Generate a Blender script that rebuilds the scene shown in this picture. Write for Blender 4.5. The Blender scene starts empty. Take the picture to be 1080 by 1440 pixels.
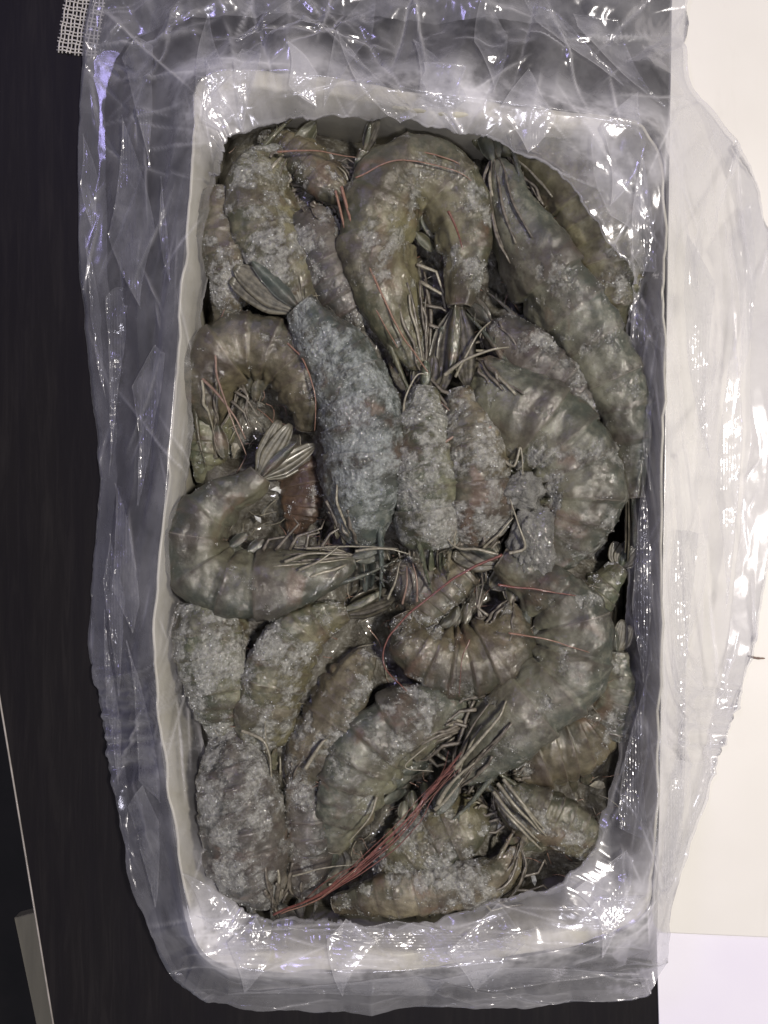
import bpy, math, random
import numpy as np
from mathutils import Vector

SC = bpy.context.scene
COL = SC.collection
random.seed(7)

# ------------------------------------------------------------------ camera, world, lamps, exposure
U = 0.0004            # metres per photo pixel on the plane of the shrimps (z = 0)
D = 1200.0            # camera height above that plane, in the same pixel unit
TBL = -150.0          # table top below that plane

def P(x, y, z=0.0):
    """photo pixel + height -> world point"""
    k = (D - z) / D
    return np.array([(x - 540.0) * U * k, (720.0 - y) * U * k, z * U])

def PA(a):
    a = np.asarray(a, float)
    k = (D - a[:, 2]) / D
    return np.stack([(a[:, 0] - 540) * U * k, (720 - a[:, 1]) * U * k, a[:, 2] * U], 1)

cam = bpy.data.cameras.new('camera')
cam.sensor_fit = 'VERTICAL'
cam.sensor_height = 24.0
cam.lens = 24.0 * D / 1440.0
cam.clip_start = 0.01
cam.clip_end = 20
co = bpy.data.objects.new('camera', cam)
co.location = (0, 0, D * U)
COL.objects.link(co)
SC.camera = co

W = bpy.data.worlds.new('World')
SC.world = W
W.use_nodes = True
bg = W.node_tree.nodes['Background']
bg.inputs[0].default_value = (0.80, 0.82, 0.95, 1)
bg.inputs[1].default_value = 0.16

def lamp(name, loc, target, size, power, color):
    l = bpy.data.lights.new(name, 'AREA')
    l.shape = 'DISK'
    l.size = size
    l.energy = power
    l.color = color
    o = bpy.data.objects.new(name, l)
    o.location = loc
    o.rotation_euler = (Vector(target) - Vector(loc)).to_track_quat('-Z', 'Y').to_euler()
    COL.objects.link(o)
    return o
lamp('ceiling_lamp', (0.62, 0.10, 1.40), (0, 0, 0), 0.17, 25.0, (1.0, 0.93, 0.83))
lamp('ceiling_lamp', (0.05, -0.7, 1.5), (0, 0, 0), 0.13, 6.0, (0.93, 0.90, 1.0))
lamp('window_light', (-0.50, 0.75, 1.0), (0, 0, 0), 0.16, 2.4, (0.55, 0.48, 1.0))

SC.view_settings.view_transform = 'Standard'
SC.view_settings.look = 'None'
SC.view_settings.exposure = 0.0
SC.view_settings.gamma = 1.0
try:
    SC.cycles.use_denoising = True
    SC.cycles.transparent_max_bounces = 16
    SC.cycles.max_bounces = 10
    SC.cycles.caustics_reflective = False
    SC.cycles.caustics_refractive = False
except Exception:
    pass

# ------------------------------------------------------------------ numeric helpers
def _hash(ix, iy, iz, seed):
    h = (ix.astype(np.int64) * 374761393 + iy.astype(np.int64) * 668265263 + iz.astype(np.int64) * 2147483647 + seed * 974711) & 0xFFFFFFFF
    h = ((h ^ (h >> 13)) * 1274126177) & 0xFFFFFFFF
    h = ((h ^ (h >> 16)) * 2246822519) & 0xFFFFFFFF
    return ((h ^ (h >> 15)) & 0xFFFFFF) / float(0xFFFFFF)

def vnoise(p, seed=0):
    i = np.floor(p).astype(np.int64)
    f = p - i
    f = f * f * f * (f * (f * 6 - 15) + 10)
    r = 0
    for dx in (0, 1):
        wx = f[:, 0] if dx else 1 - f[:, 0]
        for dy in (0, 1):
            wy = f[:, 1] if dy else 1 - f[:, 1]
            for dz in (0, 1):
                wz = f[:, 2] if dz else 1 - f[:, 2]
                r = r + wx * wy * wz * _hash(i[:, 0] + dx, i[:, 1] + dy, i[:, 2] + dz, seed)
    return r                                     # 0..1

def fbm(p, octv=4, seed=0, gain=0.5):
    a, s, t = 1.0, 0.0, 0.0
    for k in range(octv):
        s = s + a * (vnoise(p * (2.03 ** k) + 17.3 * k, seed + k) - 0.5)
        t += a
        a *= gain
    return 2 * s / t                             # about -1..1

def smooth(a, b, x):
    t = np.clip((x - a) / (b - a), 0, 1)
    return t * t * (3 - 2 * t)

def catmull(pts, n, closed=False):
    pts = np.asarray(pts, float)
    m = len(pts)
    if m == 2 and not closed:
        t = np.linspace(0, 1, n)[:, None]
        return pts[0] * (1 - t) + pts[1] * t
    if closed:
        t = np.linspace(0, m, n, endpoint=False)
    else:
        t = np.linspace(0, m - 1, n)
    i = np.floor(t).astype(int)
    if not closed:
        i = np.minimum(i, m - 2)
    f = (t - i)[:, None]
    def g(k):
        if closed:
            return pts[k % m]
        kk = np.clip(k, 0, m - 1)
        r = pts[kk].copy()
        lo, hi = k < 0, k > m - 1
        r[lo] = 2 * pts[0] - pts[1]
        r[hi] = 2 * pts[-1] - pts[-2]
        return r
    p0, p1, p2, p3 = g(i - 1), g(i), g(i + 1), g(i + 2)
    return 0.5 * (2 * p1 + (p2 - p0) * f + (2 * p0 - 5 * p1 + 4 * p2 - p3) * f ** 2 + (3 * p1 - p0 - 3 * p2 + p3) * f ** 3)

def resample(w, n):
    d = np.r_[0, np.cumsum(np.linalg.norm(np.diff(w, axis=0), axis=1))]
    t = np.linspace(0, d[-1], n)
    return np.stack([np.interp(t, d, w[:, k]) for k in range(3)], 1), d[-1]

def nrm(v):
    return v / np.maximum(np.linalg.norm(v, axis=-1, keepdims=True), 1e-12)

# ------------------------------------------------------------------ mesh helpers
def mesh(name, verts, faces, mat=None, smooth_=True, attrs=None):
    me = bpy.data.meshes.new(name)
    if isinstance(faces, np.ndarray):
        verts = np.asarray(verts, np.float32)
        n, k = faces.shape
        me.vertices.add(len(verts))
        me.vertices.foreach_set('co', verts.ravel())
        me.loops.add(n * k)
        me.loops.foreach_set('vertex_index', faces.astype(np.int32).ravel())
        me.polygons.add(n)
        me.polygons.foreach_set('loop_start', np.arange(0, n * k, k, dtype=np.int32))
        me.update(calc_edges=True)
    else:
        me.from_pydata([tuple(map(float, v)) for v in verts], [], faces)
    if smooth_:
        me.polygons.foreach_set('use_smooth', np.ones(len(me.polygons), bool))
    for k, v in (attrs or {}).items():
        a = me.attributes.new(k, 'FLOAT', 'POINT')
        a.data.foreach_set('value', np.asarray(v, np.float32))
    if mat:
        me.materials.append(mat)
    me.update()
    return me

def link(name, me, parent=None, off=None):
    o = bpy.data.objects.new(name, me)
    COL.objects.link(o)
    if parent is not None:
        o.parent = parent
    return o

def tag(o, label=None, cat=None, group=None, kind=None):
    if label: o['label'] = label
    if cat: o['category'] = cat
    if group: o['group'] = group
    if kind: o['kind'] = kind
    return o

def grid_faces(nu, nv, closed_u=False, closed_v=False, base=0):
    iu = np.arange(nu if closed_u else nu - 1)
    iv = np.arange(nv if closed_v else nv - 1)
    a, b = np.meshgrid(iu, iv, indexing='ij')
    a, b = a.ravel(), b.ravel()
    a2, b2 = (a + 1) % nu, (b + 1) % nv
    return np.stack([a * nv + b, a2 * nv + b, a2 * nv + b2, a * nv + b2], 1) + base

class MB:
    def __init__(self):
        self.v, self.f = [], []
    def add(self, v, f):
        b = len(self.v)
        self.v += [tuple(map(float, q)) for q in v]
        self.f += [tuple(int(i) + b for i in q) for q in f]
    def tube(self, pts, rad, n=6, flat=1.0, nrmv=None):
        pts = np.asarray(pts, float)
        m = len(pts)
        rad = np.broadcast_to(np.asarray(rad, float), (m,))
        T = nrm(np.gradient(pts, axis=0))
        up = np.array([0.13, 0.21, 0.97]) if nrmv is None else nrmv
        S = nrm(np.cross(T, up))
        B = np.cross(S, T)
        a = np.linspace(0, 2 * math.pi, n, endpoint=False)
        v = pts[:, None, :] + rad[:, None, None] * (np.cos(a)[None, :, None] * S[:, None, :] + flat * np.sin(a)[None, :, None] * B[:, None, :])
        f = grid_faces(m, n, closed_v=True)
        self.add(v.reshape(-1, 3), f)
        b = len(self.v) - m * n
        self.f.append(tuple(b + k for k in range(n)))
        self.f.append(tuple(b + (m - 1) * n + k for k in reversed(range(n))))
    def mesh(self, name, mat, sm=True):
        return mesh(name, self.v, self.f, mat, sm)

# ------------------------------------------------------------------ node helpers
def newmat(name):
    m = bpy.data.materials.new(name)
    m.use_nodes = True
    nt = m.node_tree
    nt.nodes.clear()
    out = nt.nodes.new('ShaderNodeOutputMaterial')
    return m, nt, out

class NB:
    def __init__(self, nt): self.nt = nt
    def n(self, typ, **kw):
        nd = self.nt.nodes.new(typ)
        for k, v in kw.items(): setattr(nd, k, v)
        return nd
    def s(self, sock, v):
        if hasattr(v, 'is_output') or isinstance(v, bpy.types.NodeSocket): self.nt.links.new(v, sock)
        elif isinstance(v, (tuple, list)) and len(v) == 3 and sock.type == 'RGBA': sock.default_value = (*v, 1)
        else: sock.default_value = v
    def coord(self, off=(0, 0, 0), scale=(1, 1, 1)):
        t = self.n('ShaderNodeTexCoord')
        m = self.n('ShaderNodeMapping')
        m.inputs['Location'].default_value = off
        m.inputs['Scale'].default_value = scale
        self.nt.links.new(t.outputs['Object'], m.inputs[0])
        return m.outputs[0]
    def noise(self, vec, scale, detail=4, rough=0.55, dist=0.0):
        x = self.n('ShaderNodeTexNoise')
        self.s(x.inputs['Vector'], vec)
        x.inputs['Scale'].default_value = scale
        x.inputs['Detail'].default_value = detail
        x.inputs['Roughness'].default_value = rough
        x.inputs['Distortion'].default_value = dist
        return x.outputs['Fac']
    def voro(self, vec, scale, feature='F1', out='Distance', rnd=1.0):
        x = self.n('ShaderNodeTexVoronoi', feature=feature)
        self.s(x.inputs['Vector'], vec)
        x.inputs['Scale'].default_value = scale
        x.inputs['Randomness'].default_value = rnd
        return x.outputs[out]
    def ramp(self, v, a, b, lo=0.0, hi=1.0, sm=True):
        x = self.n('ShaderNodeMapRange')
        x.interpolation_type = 'SMOOTHSTEP' if sm else 'LINEAR'
        self.s(x.inputs['Value'], v)
        x.inputs['From Min'].default_value = a
        x.inputs['From Max'].default_value = b
        x.inputs['To Min'].default_value = lo
        x.inputs['To Max'].default_value = hi
        return x.outputs[0]
    def math(self, op, a, b=0.0, clamp=False):
        x = self.n('ShaderNodeMath', operation=op)
        x.use_clamp = clamp
        self.s(x.inputs[0], a); self.s(x.inputs[1], b)
        return x.outputs[0]
    def mix(self, f, a, b, blend='MIX'):
        x = self.n('ShaderNodeMix', data_type='RGBA', blend_type=blend)
        self.s(x.inputs[0], f); self.s(x.inputs[6], a); self.s(x.inputs[7], b)
        return x.outputs[2]
    def bump(self, h, strength, dist, normal=None):
        x = self.n('ShaderNodeBump')
        x.inputs['Strength'].default_value = strength
        x.inputs['Distance'].default_value = dist
        self.s(x.inputs['Height'], h)
        if normal is not None: self.s(x.inputs['Normal'], normal)
        return x.outputs[0]
    def attr(self, name):
        return self.n('ShaderNodeAttribute', attribute_name=name).outputs['Fac']
    def princ(self, out, **kw):
        p = self.n('ShaderNodeBsdfPrincipled')
        for k, v in kw.items(): self.s(p.inputs[k.replace('_', ' ')], v)
        self.nt.links.new(p.outputs[0], out.inputs[0])
        return p

def shrimp_mat(name, c1, c2, fcol, seed):
    m, nt, out = newmat(name)
    b = NB(nt)
    r = random.Random(seed)
    vec = b.coord((r.uniform(-9, 9), r.uniform(-9, 9), r.uniform(-9, 9)))
    big = b.noise(vec, 42, 6, 0.65, 0.6)
    col = b.mix(b.ramp(big, 0.36, 0.64), c1, c2)
    gpos = b.n('ShaderNodeNewGeometry').outputs['Position']
    stain = b.noise(gpos, 26, 5, 0.6, 0.5)
    col = b.mix(b.ramp(stain, 0.46, 0.64, 0, 0.72), col, (0.042, 0.034, 0.026))
    mid = b.noise(vec, 190, 4, 0.6)
    col = b.mix(b.ramp(mid, 0.42, 0.68, 0, 0.5), col, (c1[0] * .45, c1[1] * .43, c1[2] * .42))
    dots = b.voro(vec, 1000)
    col = b.mix(b.ramp(dots, 0.10, 0.30, 0.40, 0.0), col, (0.022, 0.018, 0.018))
    col = b.mix(b.math('MULTIPLY', b.attr('back'), 0.55), col, (0.035, 0.026, 0.022))
    sd = b.attr('side')
    lowc = tuple(min(x * q, .3) for x, q in zip(c2, (1.08, 1.06, 0.88)))
    col = b.mix(b.math('MULTIPLY', b.ramp(sd, 0.30, 0.75), b.ramp(big, 0.35, 0.6, 0.15, 0.6)), col, lowc)
    topc = (c1[0] * .62, c1[1] * .74, c1[2] * .78)
    col = b.mix(b.math('MULTIPLY', b.ramp(sd, 0.30, 0.05), b.ramp(mid, 0.35, 0.6, 0.2, 0.75)), col, topc)
    rust = b.noise(gpos, 34, 4, 0.55, 0.8)
    col = b.mix(b.ramp(rust, 0.56, 0.70, 0, 0.55), col, (0.115, 0.068, 0.048))
    # darker pigment along the hind margin of each plate
    seg = b.attr('seg')
    edge = b.math('MULTIPLY', b.ramp(seg, 0.55, 0.97), b.ramp(mid, 0.3, 0.6, 0.25, 0.8))
    col = b.mix(b.math('MULTIPLY', edge, 0.6), col, (0.05, 0.035, 0.03))
    # frost lying on the shell
    fr = b.attr('frost')
    grain = b.noise(vec, 620, 3, 0.7)
    fac = b.math('ADD', b.math('MULTIPLY', fr, 1.25), b.math('MULTIPLY', b.math('SUBTRACT', b.math('ADD', b.math('MULTIPLY', grain, 0.6), b.math('MULTIPLY', b.noise(vec, 230, 5, 0.7), 0.4)), 0.5), 2.1))
    fac = b.ramp(fac, 0.30, 1.15, 0, 0.68)
    fv = b.ramp(b.noise(vec, 330, 4, 0.75), 0.30, 0.70)
    fc2 = b.mix(fv, tuple(x * 0.48 for x in fcol), tuple(x * 1.25 for x in fcol))
    col = b.mix(fac, col, fc2)
    pale = b.math('MULTIPLY', b.ramp(seg, 0.955, 0.985), b.math('MULTIPLY', b.ramp(mid, 0.35, 0.6), 0.3))
    col = b.mix(pale, col, (0.30, 0.28, 0.235))
    rough = b.ramp(fac, 0.0, 0.8, 0.40, 0.42)
    cry = b.voro(vec, 430)
    h = b.math('MULTIPLY', b.noise(vec, 160, 5, 0.6), 0.8)
    h = b.math('ADD', h, b.math('MULTIPLY', b.math('ADD', b.math('MULTIPLY', cry, 1.3), b.math('MULTIPLY', b.noise(vec, 300, 4, 0.7), 1.6)), b.math('ADD', fac, 0.06)))
    nb = b.bump(h, 0.8, 0.0012)
    hc = b.math('MULTIPLY', b.noise(vec, 150, 5, 0.6), 1.2)
    hc = b.math('ADD', hc, b.math('MULTIPLY', cry, b.math('MULTIPLY', fac, 1.5)))
    cn = b.bump(hc, 0.9, 0.0017)
    p = b.princ(out, Base_Color=col, Roughness=rough, Normal=nb, Coat_Weight=b.ramp(b.noise(vec, 60, 4, 0.6), 0.38, 0.60, 0.25, 1.0), Coat_Roughness=0.055, Coat_Normal=cn)
    p.inputs['Coat IOR'].default_value = 1.48
    p.inputs['Specular IOR Level'].default_value = 0.25
    p.inputs['Subsurface Weight'].default_value = 0.45
    p.inputs['Subsurface Radius'].default_value = (0.005, 0.0045, 0.0035)
    p.inputs['Subsurface Scale'].default_value = 1.0
    return m

def simple_mat(name, c1, c2, rough=0.4, scale=200, bump=0.4, bdist=0.0006, coat=0.3, stretch=(1, 1, 1), detail=4):
    m, nt, out = newmat(name)
    b = NB(nt)
    vec = b.coord((3.1, 1.7, 0.4), stretch)
    n = b.noise(vec, scale, detail, 0.6)
    col = b.mix(b.ramp(n, 0.3, 0.7), c1, c2)
    p = b.princ(out, Base_Color=col, Roughness=rough, Normal=b.bump(n, bump, bdist), Coat_Weight=coat, Coat_Roughness=0.12)
    return m

# ------------------------------------------------------------------ materials of the setting
m_table, nt, out = newmat('black_brown_laminate')
b = NB(nt)
vec = b.coord((0, 0, 0), (1, 0.07, 1))
g1 = b.noise(vec, 260, 6, 0.65, 0.6)
g2 = b.noise(b.coord((2, 1, 0), (1, 0.12, 1)), 60, 5, 0.6)
col = b.mix(b.ramp(g1, 0.40, 0.75), (0.0085, 0.0073, 0.0082), (0.014, 0.0122, 0.0128))
col = b.mix(b.ramp(g2, 0.35, 0.7, 0, 0.6), col, (0.006, 0.005, 0.007))
b.princ(out, Base_Color=col, Roughness=0.5, Normal=b.bump(g1, 0.25, 0.0004)).inputs['Specular IOR Level'].default_value = 0.12

m_white, nt, out = newmat('white_board_coating')  # faint smudges below
b = NB(nt)
vec = b.coord()
n = b.noise(vec, 9, 3, 0.5)
col = b.mix(b.ramp(n, 0.3, 0.7), (0.62, 0.60, 0.565), (0.67, 0.65, 0.62))
sm = b.noise(b.coord((4, 1, 0), (1, 0.3, 1)), 22, 5, 0.65, 0.6)
col = b.mix(b.ramp(sm, 0.55, 0.75, 0, 0.35), col, (0.54, 0.52, 0.48))
b.princ(out, Base_Color=col, Roughness=0.45, Normal=b.bump(b.noise(vec, 420, 3, 0.6), 0.08, 0.0004))

m_paper, nt, out = newmat('lavender_white_paper')
b = NB(nt)
vec = b.coord()
n = b.noise(vec, 11, 3, 0.5)
col = b.mix(b.ramp(n, 0.3, 0.7), (0.66, 0.63, 0.72), (0.71, 0.69, 0.76))
b.princ(out, Base_Color=col, Roughness=0.6, Normal=b.bump(b.noise(vec, 500, 3, 0.6), 0.1, 0.0004))

m_carton, nt, out = newmat('waxed_cream_carton')
b = NB(nt)
vec = b.coord()
n = b.noise(vec, 40, 5, 0.6)
col = b.mix(b.ramp(n, 0.3, 0.7), (0.38, 0.36, 0.295), (0.47, 0.45, 0.38))
col = b.mix(b.ramp(b.noise(vec, 170, 4, 0.6), 0.55, 0.75, 0, 0.35), col, (0.36, 0.32, 0.24))
b.princ(out, Base_Color=col, Roughness=0.42, Normal=b.bump(b.noise(vec, 120, 5, 0.6), 0.3, 0.001))

m_floor = simple_mat('dark_floor', (0.006, 0.005, 0.005), (0.013, 0.010, 0.010), 0.6, 14, 0.1, 0.002, 0.0)
m_tan = simple_mat('tan_wood', (0.24, 0.22, 0.15), (0.32, 0.29, 0.20), 0.55, 60, 0.2, 0.001, 0.0, (1, 0.1, 1))
m_edge = simple_mat('highlit_table_edging', (0.20, 0.18, 0.16), (0.32, 0.29, 0.27), 0.35, 60, 0.2, 0.0005, 0.1)  # pale colour paints in the thin highlight along the table edge
m_strand = simple_mat('silver_vinyl_strand', (0.34, 0.32, 0.31), (0.48, 0.46, 0.44), 0.35, 900, 0.3, 0.0003, 0.3)
m_crumb = simple_mat('brown_crumb', (0.10, 0.06, 0.05), (0.2, 0.13, 0.1), 0.6, 900, 0.5, 0.0004, 0.0)

# clear crinkled polythene
m_bag, nt, out = newmat('crinkled_clear_polythene')
b = NB(nt)
vec = b.coord()
wr = b.voro(vec, 75, 'DISTANCE_TO_EDGE')
wr2 = b.voro(b.coord((1, 2, 3), (1, 0.45, 1)), 130, 'DISTANCE_TO_EDGE')
nz = b.noise(vec, 120, 5, 0.6, 0.8)
h = b.math('ADD', b.math('MULTIPLY', b.ramp(wr, 0.0, 0.30), 0.7), b.math('MULTIPLY', nz, 1.0))
h = b.math('ADD', h, b.math('MULTIPLY', b.ramp(wr2, 0.0, 0.25), 0.35))
nb = b.bump(h, 0.03, 0.0022)
lw = b.n('ShaderNodeLayerWeight')
lw.inputs['Blend'].default_value = 0.35
nt.links.new(nb, lw.inputs['Normal'])
lw2 = b.n('ShaderNodeLayerWeight'); lw2.inputs['Blend'].default_value = 0.5
nt.links.new(nb, lw2.inputs['Normal'])
milk0 = b.math('ADD', b.ramp(lw.outputs['Facing'], 0.15, 0.95, 0.055, 0.42), b.ramp(b.noise(vec, 30, 4, 0.6), 0.36, 0.72, 0.0, 0.13))
milk = b.math('ADD', milk0, b.math('ADD', b.math('MULTIPLY', b.attr('whitened'), 0.30), b.math('MULTIPLY', b.attr('double'), b.ramp(b.noise(vec, 34, 4, 0.6), 0.35, 0.62, 0.04, 0.34))), True)
tr = b.n('ShaderNodeBsdfTransparent'); tr.inputs[0].default_value = (0.968, 0.97, 0.978, 1)
df = b.n('ShaderNodeBsdfDiffuse'); df.inputs[0].default_value = (0.86, 0.85, 0.89, 1)
tl = b.n('ShaderNodeBsdfTranslucent'); tl.inputs[0].default_value = (0.86, 0.85, 0.89, 1)
gl = b.n('ShaderNodeBsdfGlossy'); gl.inputs['Roughness'].default_value = 0.17
gl.inputs[0].default_value = (0.95, 0.95, 1.0, 1)
for nd in (df, tl, gl): nt.links.new(nb, nd.inputs['Normal'])
mx = b.n('ShaderNodeMixShader'); mx.inputs[0].default_value = 0.42
nt.links.new(df.outputs[0], mx.inputs[1]); nt.links.new(tl.outputs[0], mx.inputs[2])
m1 = b.n('ShaderNodeMixShader'); b.s(m1.inputs[0], milk)
nt.links.new(tr.outputs[0], m1.inputs[1]); nt.links.new(mx.outputs[0], m1.inputs[2])
refl = b.math('ADD', b.math('MULTIPLY', b.math('POWER', lw2.outputs['Facing'], 4.0), 0.36), 0.06)
m2 = b.n('ShaderNodeMixShader'); b.s(m2.inputs[0], refl)
nt.links.new(m1.outputs[0], m2.inputs[1]); nt.links.new(gl.outputs[0], m2.inputs[2])
nt.links.new(m2.outputs[0], out.inputs[0])

# ------------------------------------------------------------------ table, floor, things round the carton
def slab(name, poly, ztop, thick, mat, parent=None, bev=1.5, zpix=None):
    """flat solid with a small bevel; poly in photo pixels as seen at height ztop"""
    top = PA([(x, y, ztop) for x, y in poly])
    c = top.mean(0)
    n = len(top)
    inner = top + nrm(c - top) * bev * U * 1.4
    rows = [inner, top - [0, 0, bev * U], top - [0, 0, thick * U]]
    v = np.concatenate(rows)
    f = [tuple(range(n))]
    for r in range(2):
        for k in range(n):
            f.append((r * n + k, (r + 1) * n + k, (r + 1) * n + (k + 1) % n, r * n + (k + 1) % n))
    f.append(tuple(reversed(range(2 * n, 3 * n))))
    return link(name, mesh(name, v, f, mat, False), parent)

FLZ = -1900
fp = PA([(-1500, -1500, FLZ), (2600, -1500, FLZ), (2600, 2900, FLZ), (-1500, 2900, FLZ)])
tag(link('floor', mesh('floor', fp, [(3, 2, 1, 0)], m_floor, False)), kind='structure')

def fix(o):                                   # faces outwards
    import bmesh
    bm = bmesh.new(); bm.from_mesh(o.data)
    bmesh.ops.recalc_face_normals(bm, faces=bm.faces); bm.to_mesh(o.data); bm.free()
    return o

def empty(name, loc):
    o = bpy.data.objects.new(name, None)
    o.empty_display_size = 0.02
    o.location = loc
    COL.objects.link(o)
    return o

table = empty('table', (0, 0, 0))
tag(table, 'black brown wood grain table that everything stands on', 'table')
fix(slab('table_top', [(-166, 0), (-166 + 0, -500), (1700, -500), (1700, 1900), (150, 1900), (75, 1440), (0, 985)], TBL, 60, m_table, table))
e = MB()
ln = PA([(-166, -10, TBL - 0.5), (0, 985, TBL - 0.5), (75, 1440, TBL - 0.5), (149, 1890, TBL - 0.5)])
ln = catmull(ln, 12)
e.tube(ln, 1.6 * U, 8)
link('edging', e.mesh('edging', m_edge), table)

brd = slab('wooden_board', [(20, 1291), (62, 1280), (210, 1470), (180, 1700), (105, 1700)], -700, 30, m_tan)
fix(brd)
tag(brd, 'pale tan wooden board low down past the table edge in the bottom left corner', 'board')

# white board (upper) and lavender white paper (lower) on the right
wb = fix(slab('white_board', [(947, -160), (924, 1312), (1330, 1330), (1330, -160)], TBL + 12, 8, m_white))
tag(wb, 'large bright white board lying to the right of the carton', 'board')
pp = fix(slab('white_paper', [(940, 400), (923, 1305), (934, 1700), (1400, 1700), (1400, 400)], TBL + 3.5, 3, m_paper, bev=0.5))
tag(pp, 'lavender white sheet showing in the bottom right corner under the white board', 'paper')
# crumb on the board
rng = np.random.default_rng(3)
def crumb(x, y, l, a):
    mb = MB()
    c, s = math.cos(a), math.sin(a)
    pts = PA([(x - l * c, y - l * s, TBL + 14.5), (x, y + 1.5, TBL + 15), (x + l * c, y + l * s, TBL + 14)])
    mb.tube(catmull(pts, 9), np.array([.6, 1.6, 1.2, 1.8, 1.3, 2.0, 1.2, 1.4, .5]) * U, 6)
    return mb.mesh('crumb', m_crumb)
tag(link('crumb', crumb(1064, 924, 12, 0.15)), 'small brown crumb on the white board near its right side', 'crumb')
# woven placemat, strand by strand
def placemat():
    root = empty('placemat', P(110, 60, TBL))
    tag(root, 'silver grey woven placemat in the top left corner under the bag', 'placemat')
    base = np.array(root.location)
    o0 = P(95, -30, TBL + 3)
    ang = math.radians(-9)
    ex = np.array([math.cos(ang), math.sin(ang), 0]); ey = np.array([-math.sin(ang), math.cos(ang), 0])
    pitch = 13.0 * U
    nx, ny = 5, 13
    v, f = MB(), MB()
    for i in range(nx):
        for half in (-0.22, 0.22):
            pts = []
            for j in range(ny * 2 + 1):
                yy = j / 2.0
                ph = math.cos(math.pi * (yy + i)) if (j % 2 == 0) else 0
                pts.append(o0 + ex * (i + 0.5 + half) * pitch - ey * (yy - 4) * pitch + np.array([0, 0, ph * 1.5 * U]))
            v.tube(np.array(pts), 1.35 * U, 5)
    for j in range(ny):
        for half in (-0.2, 0.2):
            pts = []
            for i in range(nx * 2 + 1):
                xx = i / 2.0
                ph = -math.cos(math.pi * (xx + j)) if (i % 2 == 0) else 0
                pts.append(o0 + ex * (xx) * pitch - ey * (j + 0.5 + half - 4) * pitch + np.array([0, 0, ph * 1.5 * U]))
            f.tube(np.array(pts), 1.3 * U, 5)
    for mbx in (v, f):
        me = mbx.mesh('strands', m_strand)
        o = link('strands', me, root); o.matrix_parent_inverse.identity(); o.location = -base
        o['kind'] = 'stuff'
placemat()

# ------------------------------------------------------------------ stations round the carton: fold, rim, mid, hem
RZ = 58.0
ST = [  # fold(x,y,z)      rim(x,y)      mid(x,y,z)        hem(x,y,z)
 ((322,192,30), (284,106), (205,40,-30), (146,-40,-110)),
 ((400,168,26), (390,100), (380,20,20), (330,-130,-90)),
 ((490,165,26), (500,112), (500,20,22), (490,-130,-80)),
 ((570,168,28), (600,128), (600,30,22), (600,-130,-80)),
 ((650,187,34), (690,140), (700,30,22), (720,-130,-80)),
 ((720,210,44), (780,152), (800,45,16), (840,-130,-90)),
 ((790,247,52), (862,164), (895,85,0), (955,-40,-128)),
 ((832,306,56), (908,180), (955,130,-30), (965,105,-128)),
 ((886,374,52), (933,225), (990,230,-60), (1035,212,-132)),
 ((886,432,10), (937,320), (1005,330,-80), (1074,298,-132)),
 ((878,520,-10), (937,440), (1012,445,-90), (1092,450,-132)),
 ((880,650,-16), (936,600), (1008,600,-95), (1092,620,-132)),
 ((880,800,-16), (933,780), (996,780,-95), (1076,800,-132)),
 ((878,950,-16), (930,950), (984,950,-95), (1046,958,-132)),
 ((866,1080,-4), (926,1100), (962,1100,-80), (1000,1095,-132)),
 ((838,1180,22), (920,1228), (940,1240,-70), (955,1240,-128)),
 ((800,1232,34), (908,1286), (919,1335,-30), (926,1372,-110)),
 ((730,1260,34), (845,1322), (880,1368,-20), (900,1406,-90)),
 ((640,1288,30), (740,1345), (760,1382,-10), (760,1412,-80)),
 ((540,1300,26), (600,1362), (600,1394,-10), (600,1416,-80)),
 ((450,1296,24), (460,1368), (450,1398,-10), (450,1424,-80)),
 ((380,1289,24), (362,1366), (346,1394,-10), (330,1412,-80)),
 ((336,1276,26), (292,1346), (276,1374,-10), (268,1398,-80)),
 ((322,1225,22), (266,1288), (240,1310,-20), (222,1340,-100)),
 ((302,1120,4), (240,1140), (206,1150,-12), (178,1180,-120)),
 ((280,1000,-4), (222,1010), (182,1000,-15), (150,1040,-130)),
 ((266,880,-4), (215,890), (172,890,-15), (126,900,-135)),
 ((250,760,0), (226,770), (176,770,-15), (132,780,-135)),
 ((265,640,0), (237,640), (186,640,-15), (140,650,-135)),
 ((278,500,0), (248,500), (186,500,-15), (128,520,-135)),
 ((290,380,0), (257,380), (186,380,-15), (112,380,-135)),
 ((302,270,8), (266,270), (182,250,-15), (110,230,-135)),
 ((312,222,22), (272,180), (182,120,-13), (116,110,-130)),
]

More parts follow.
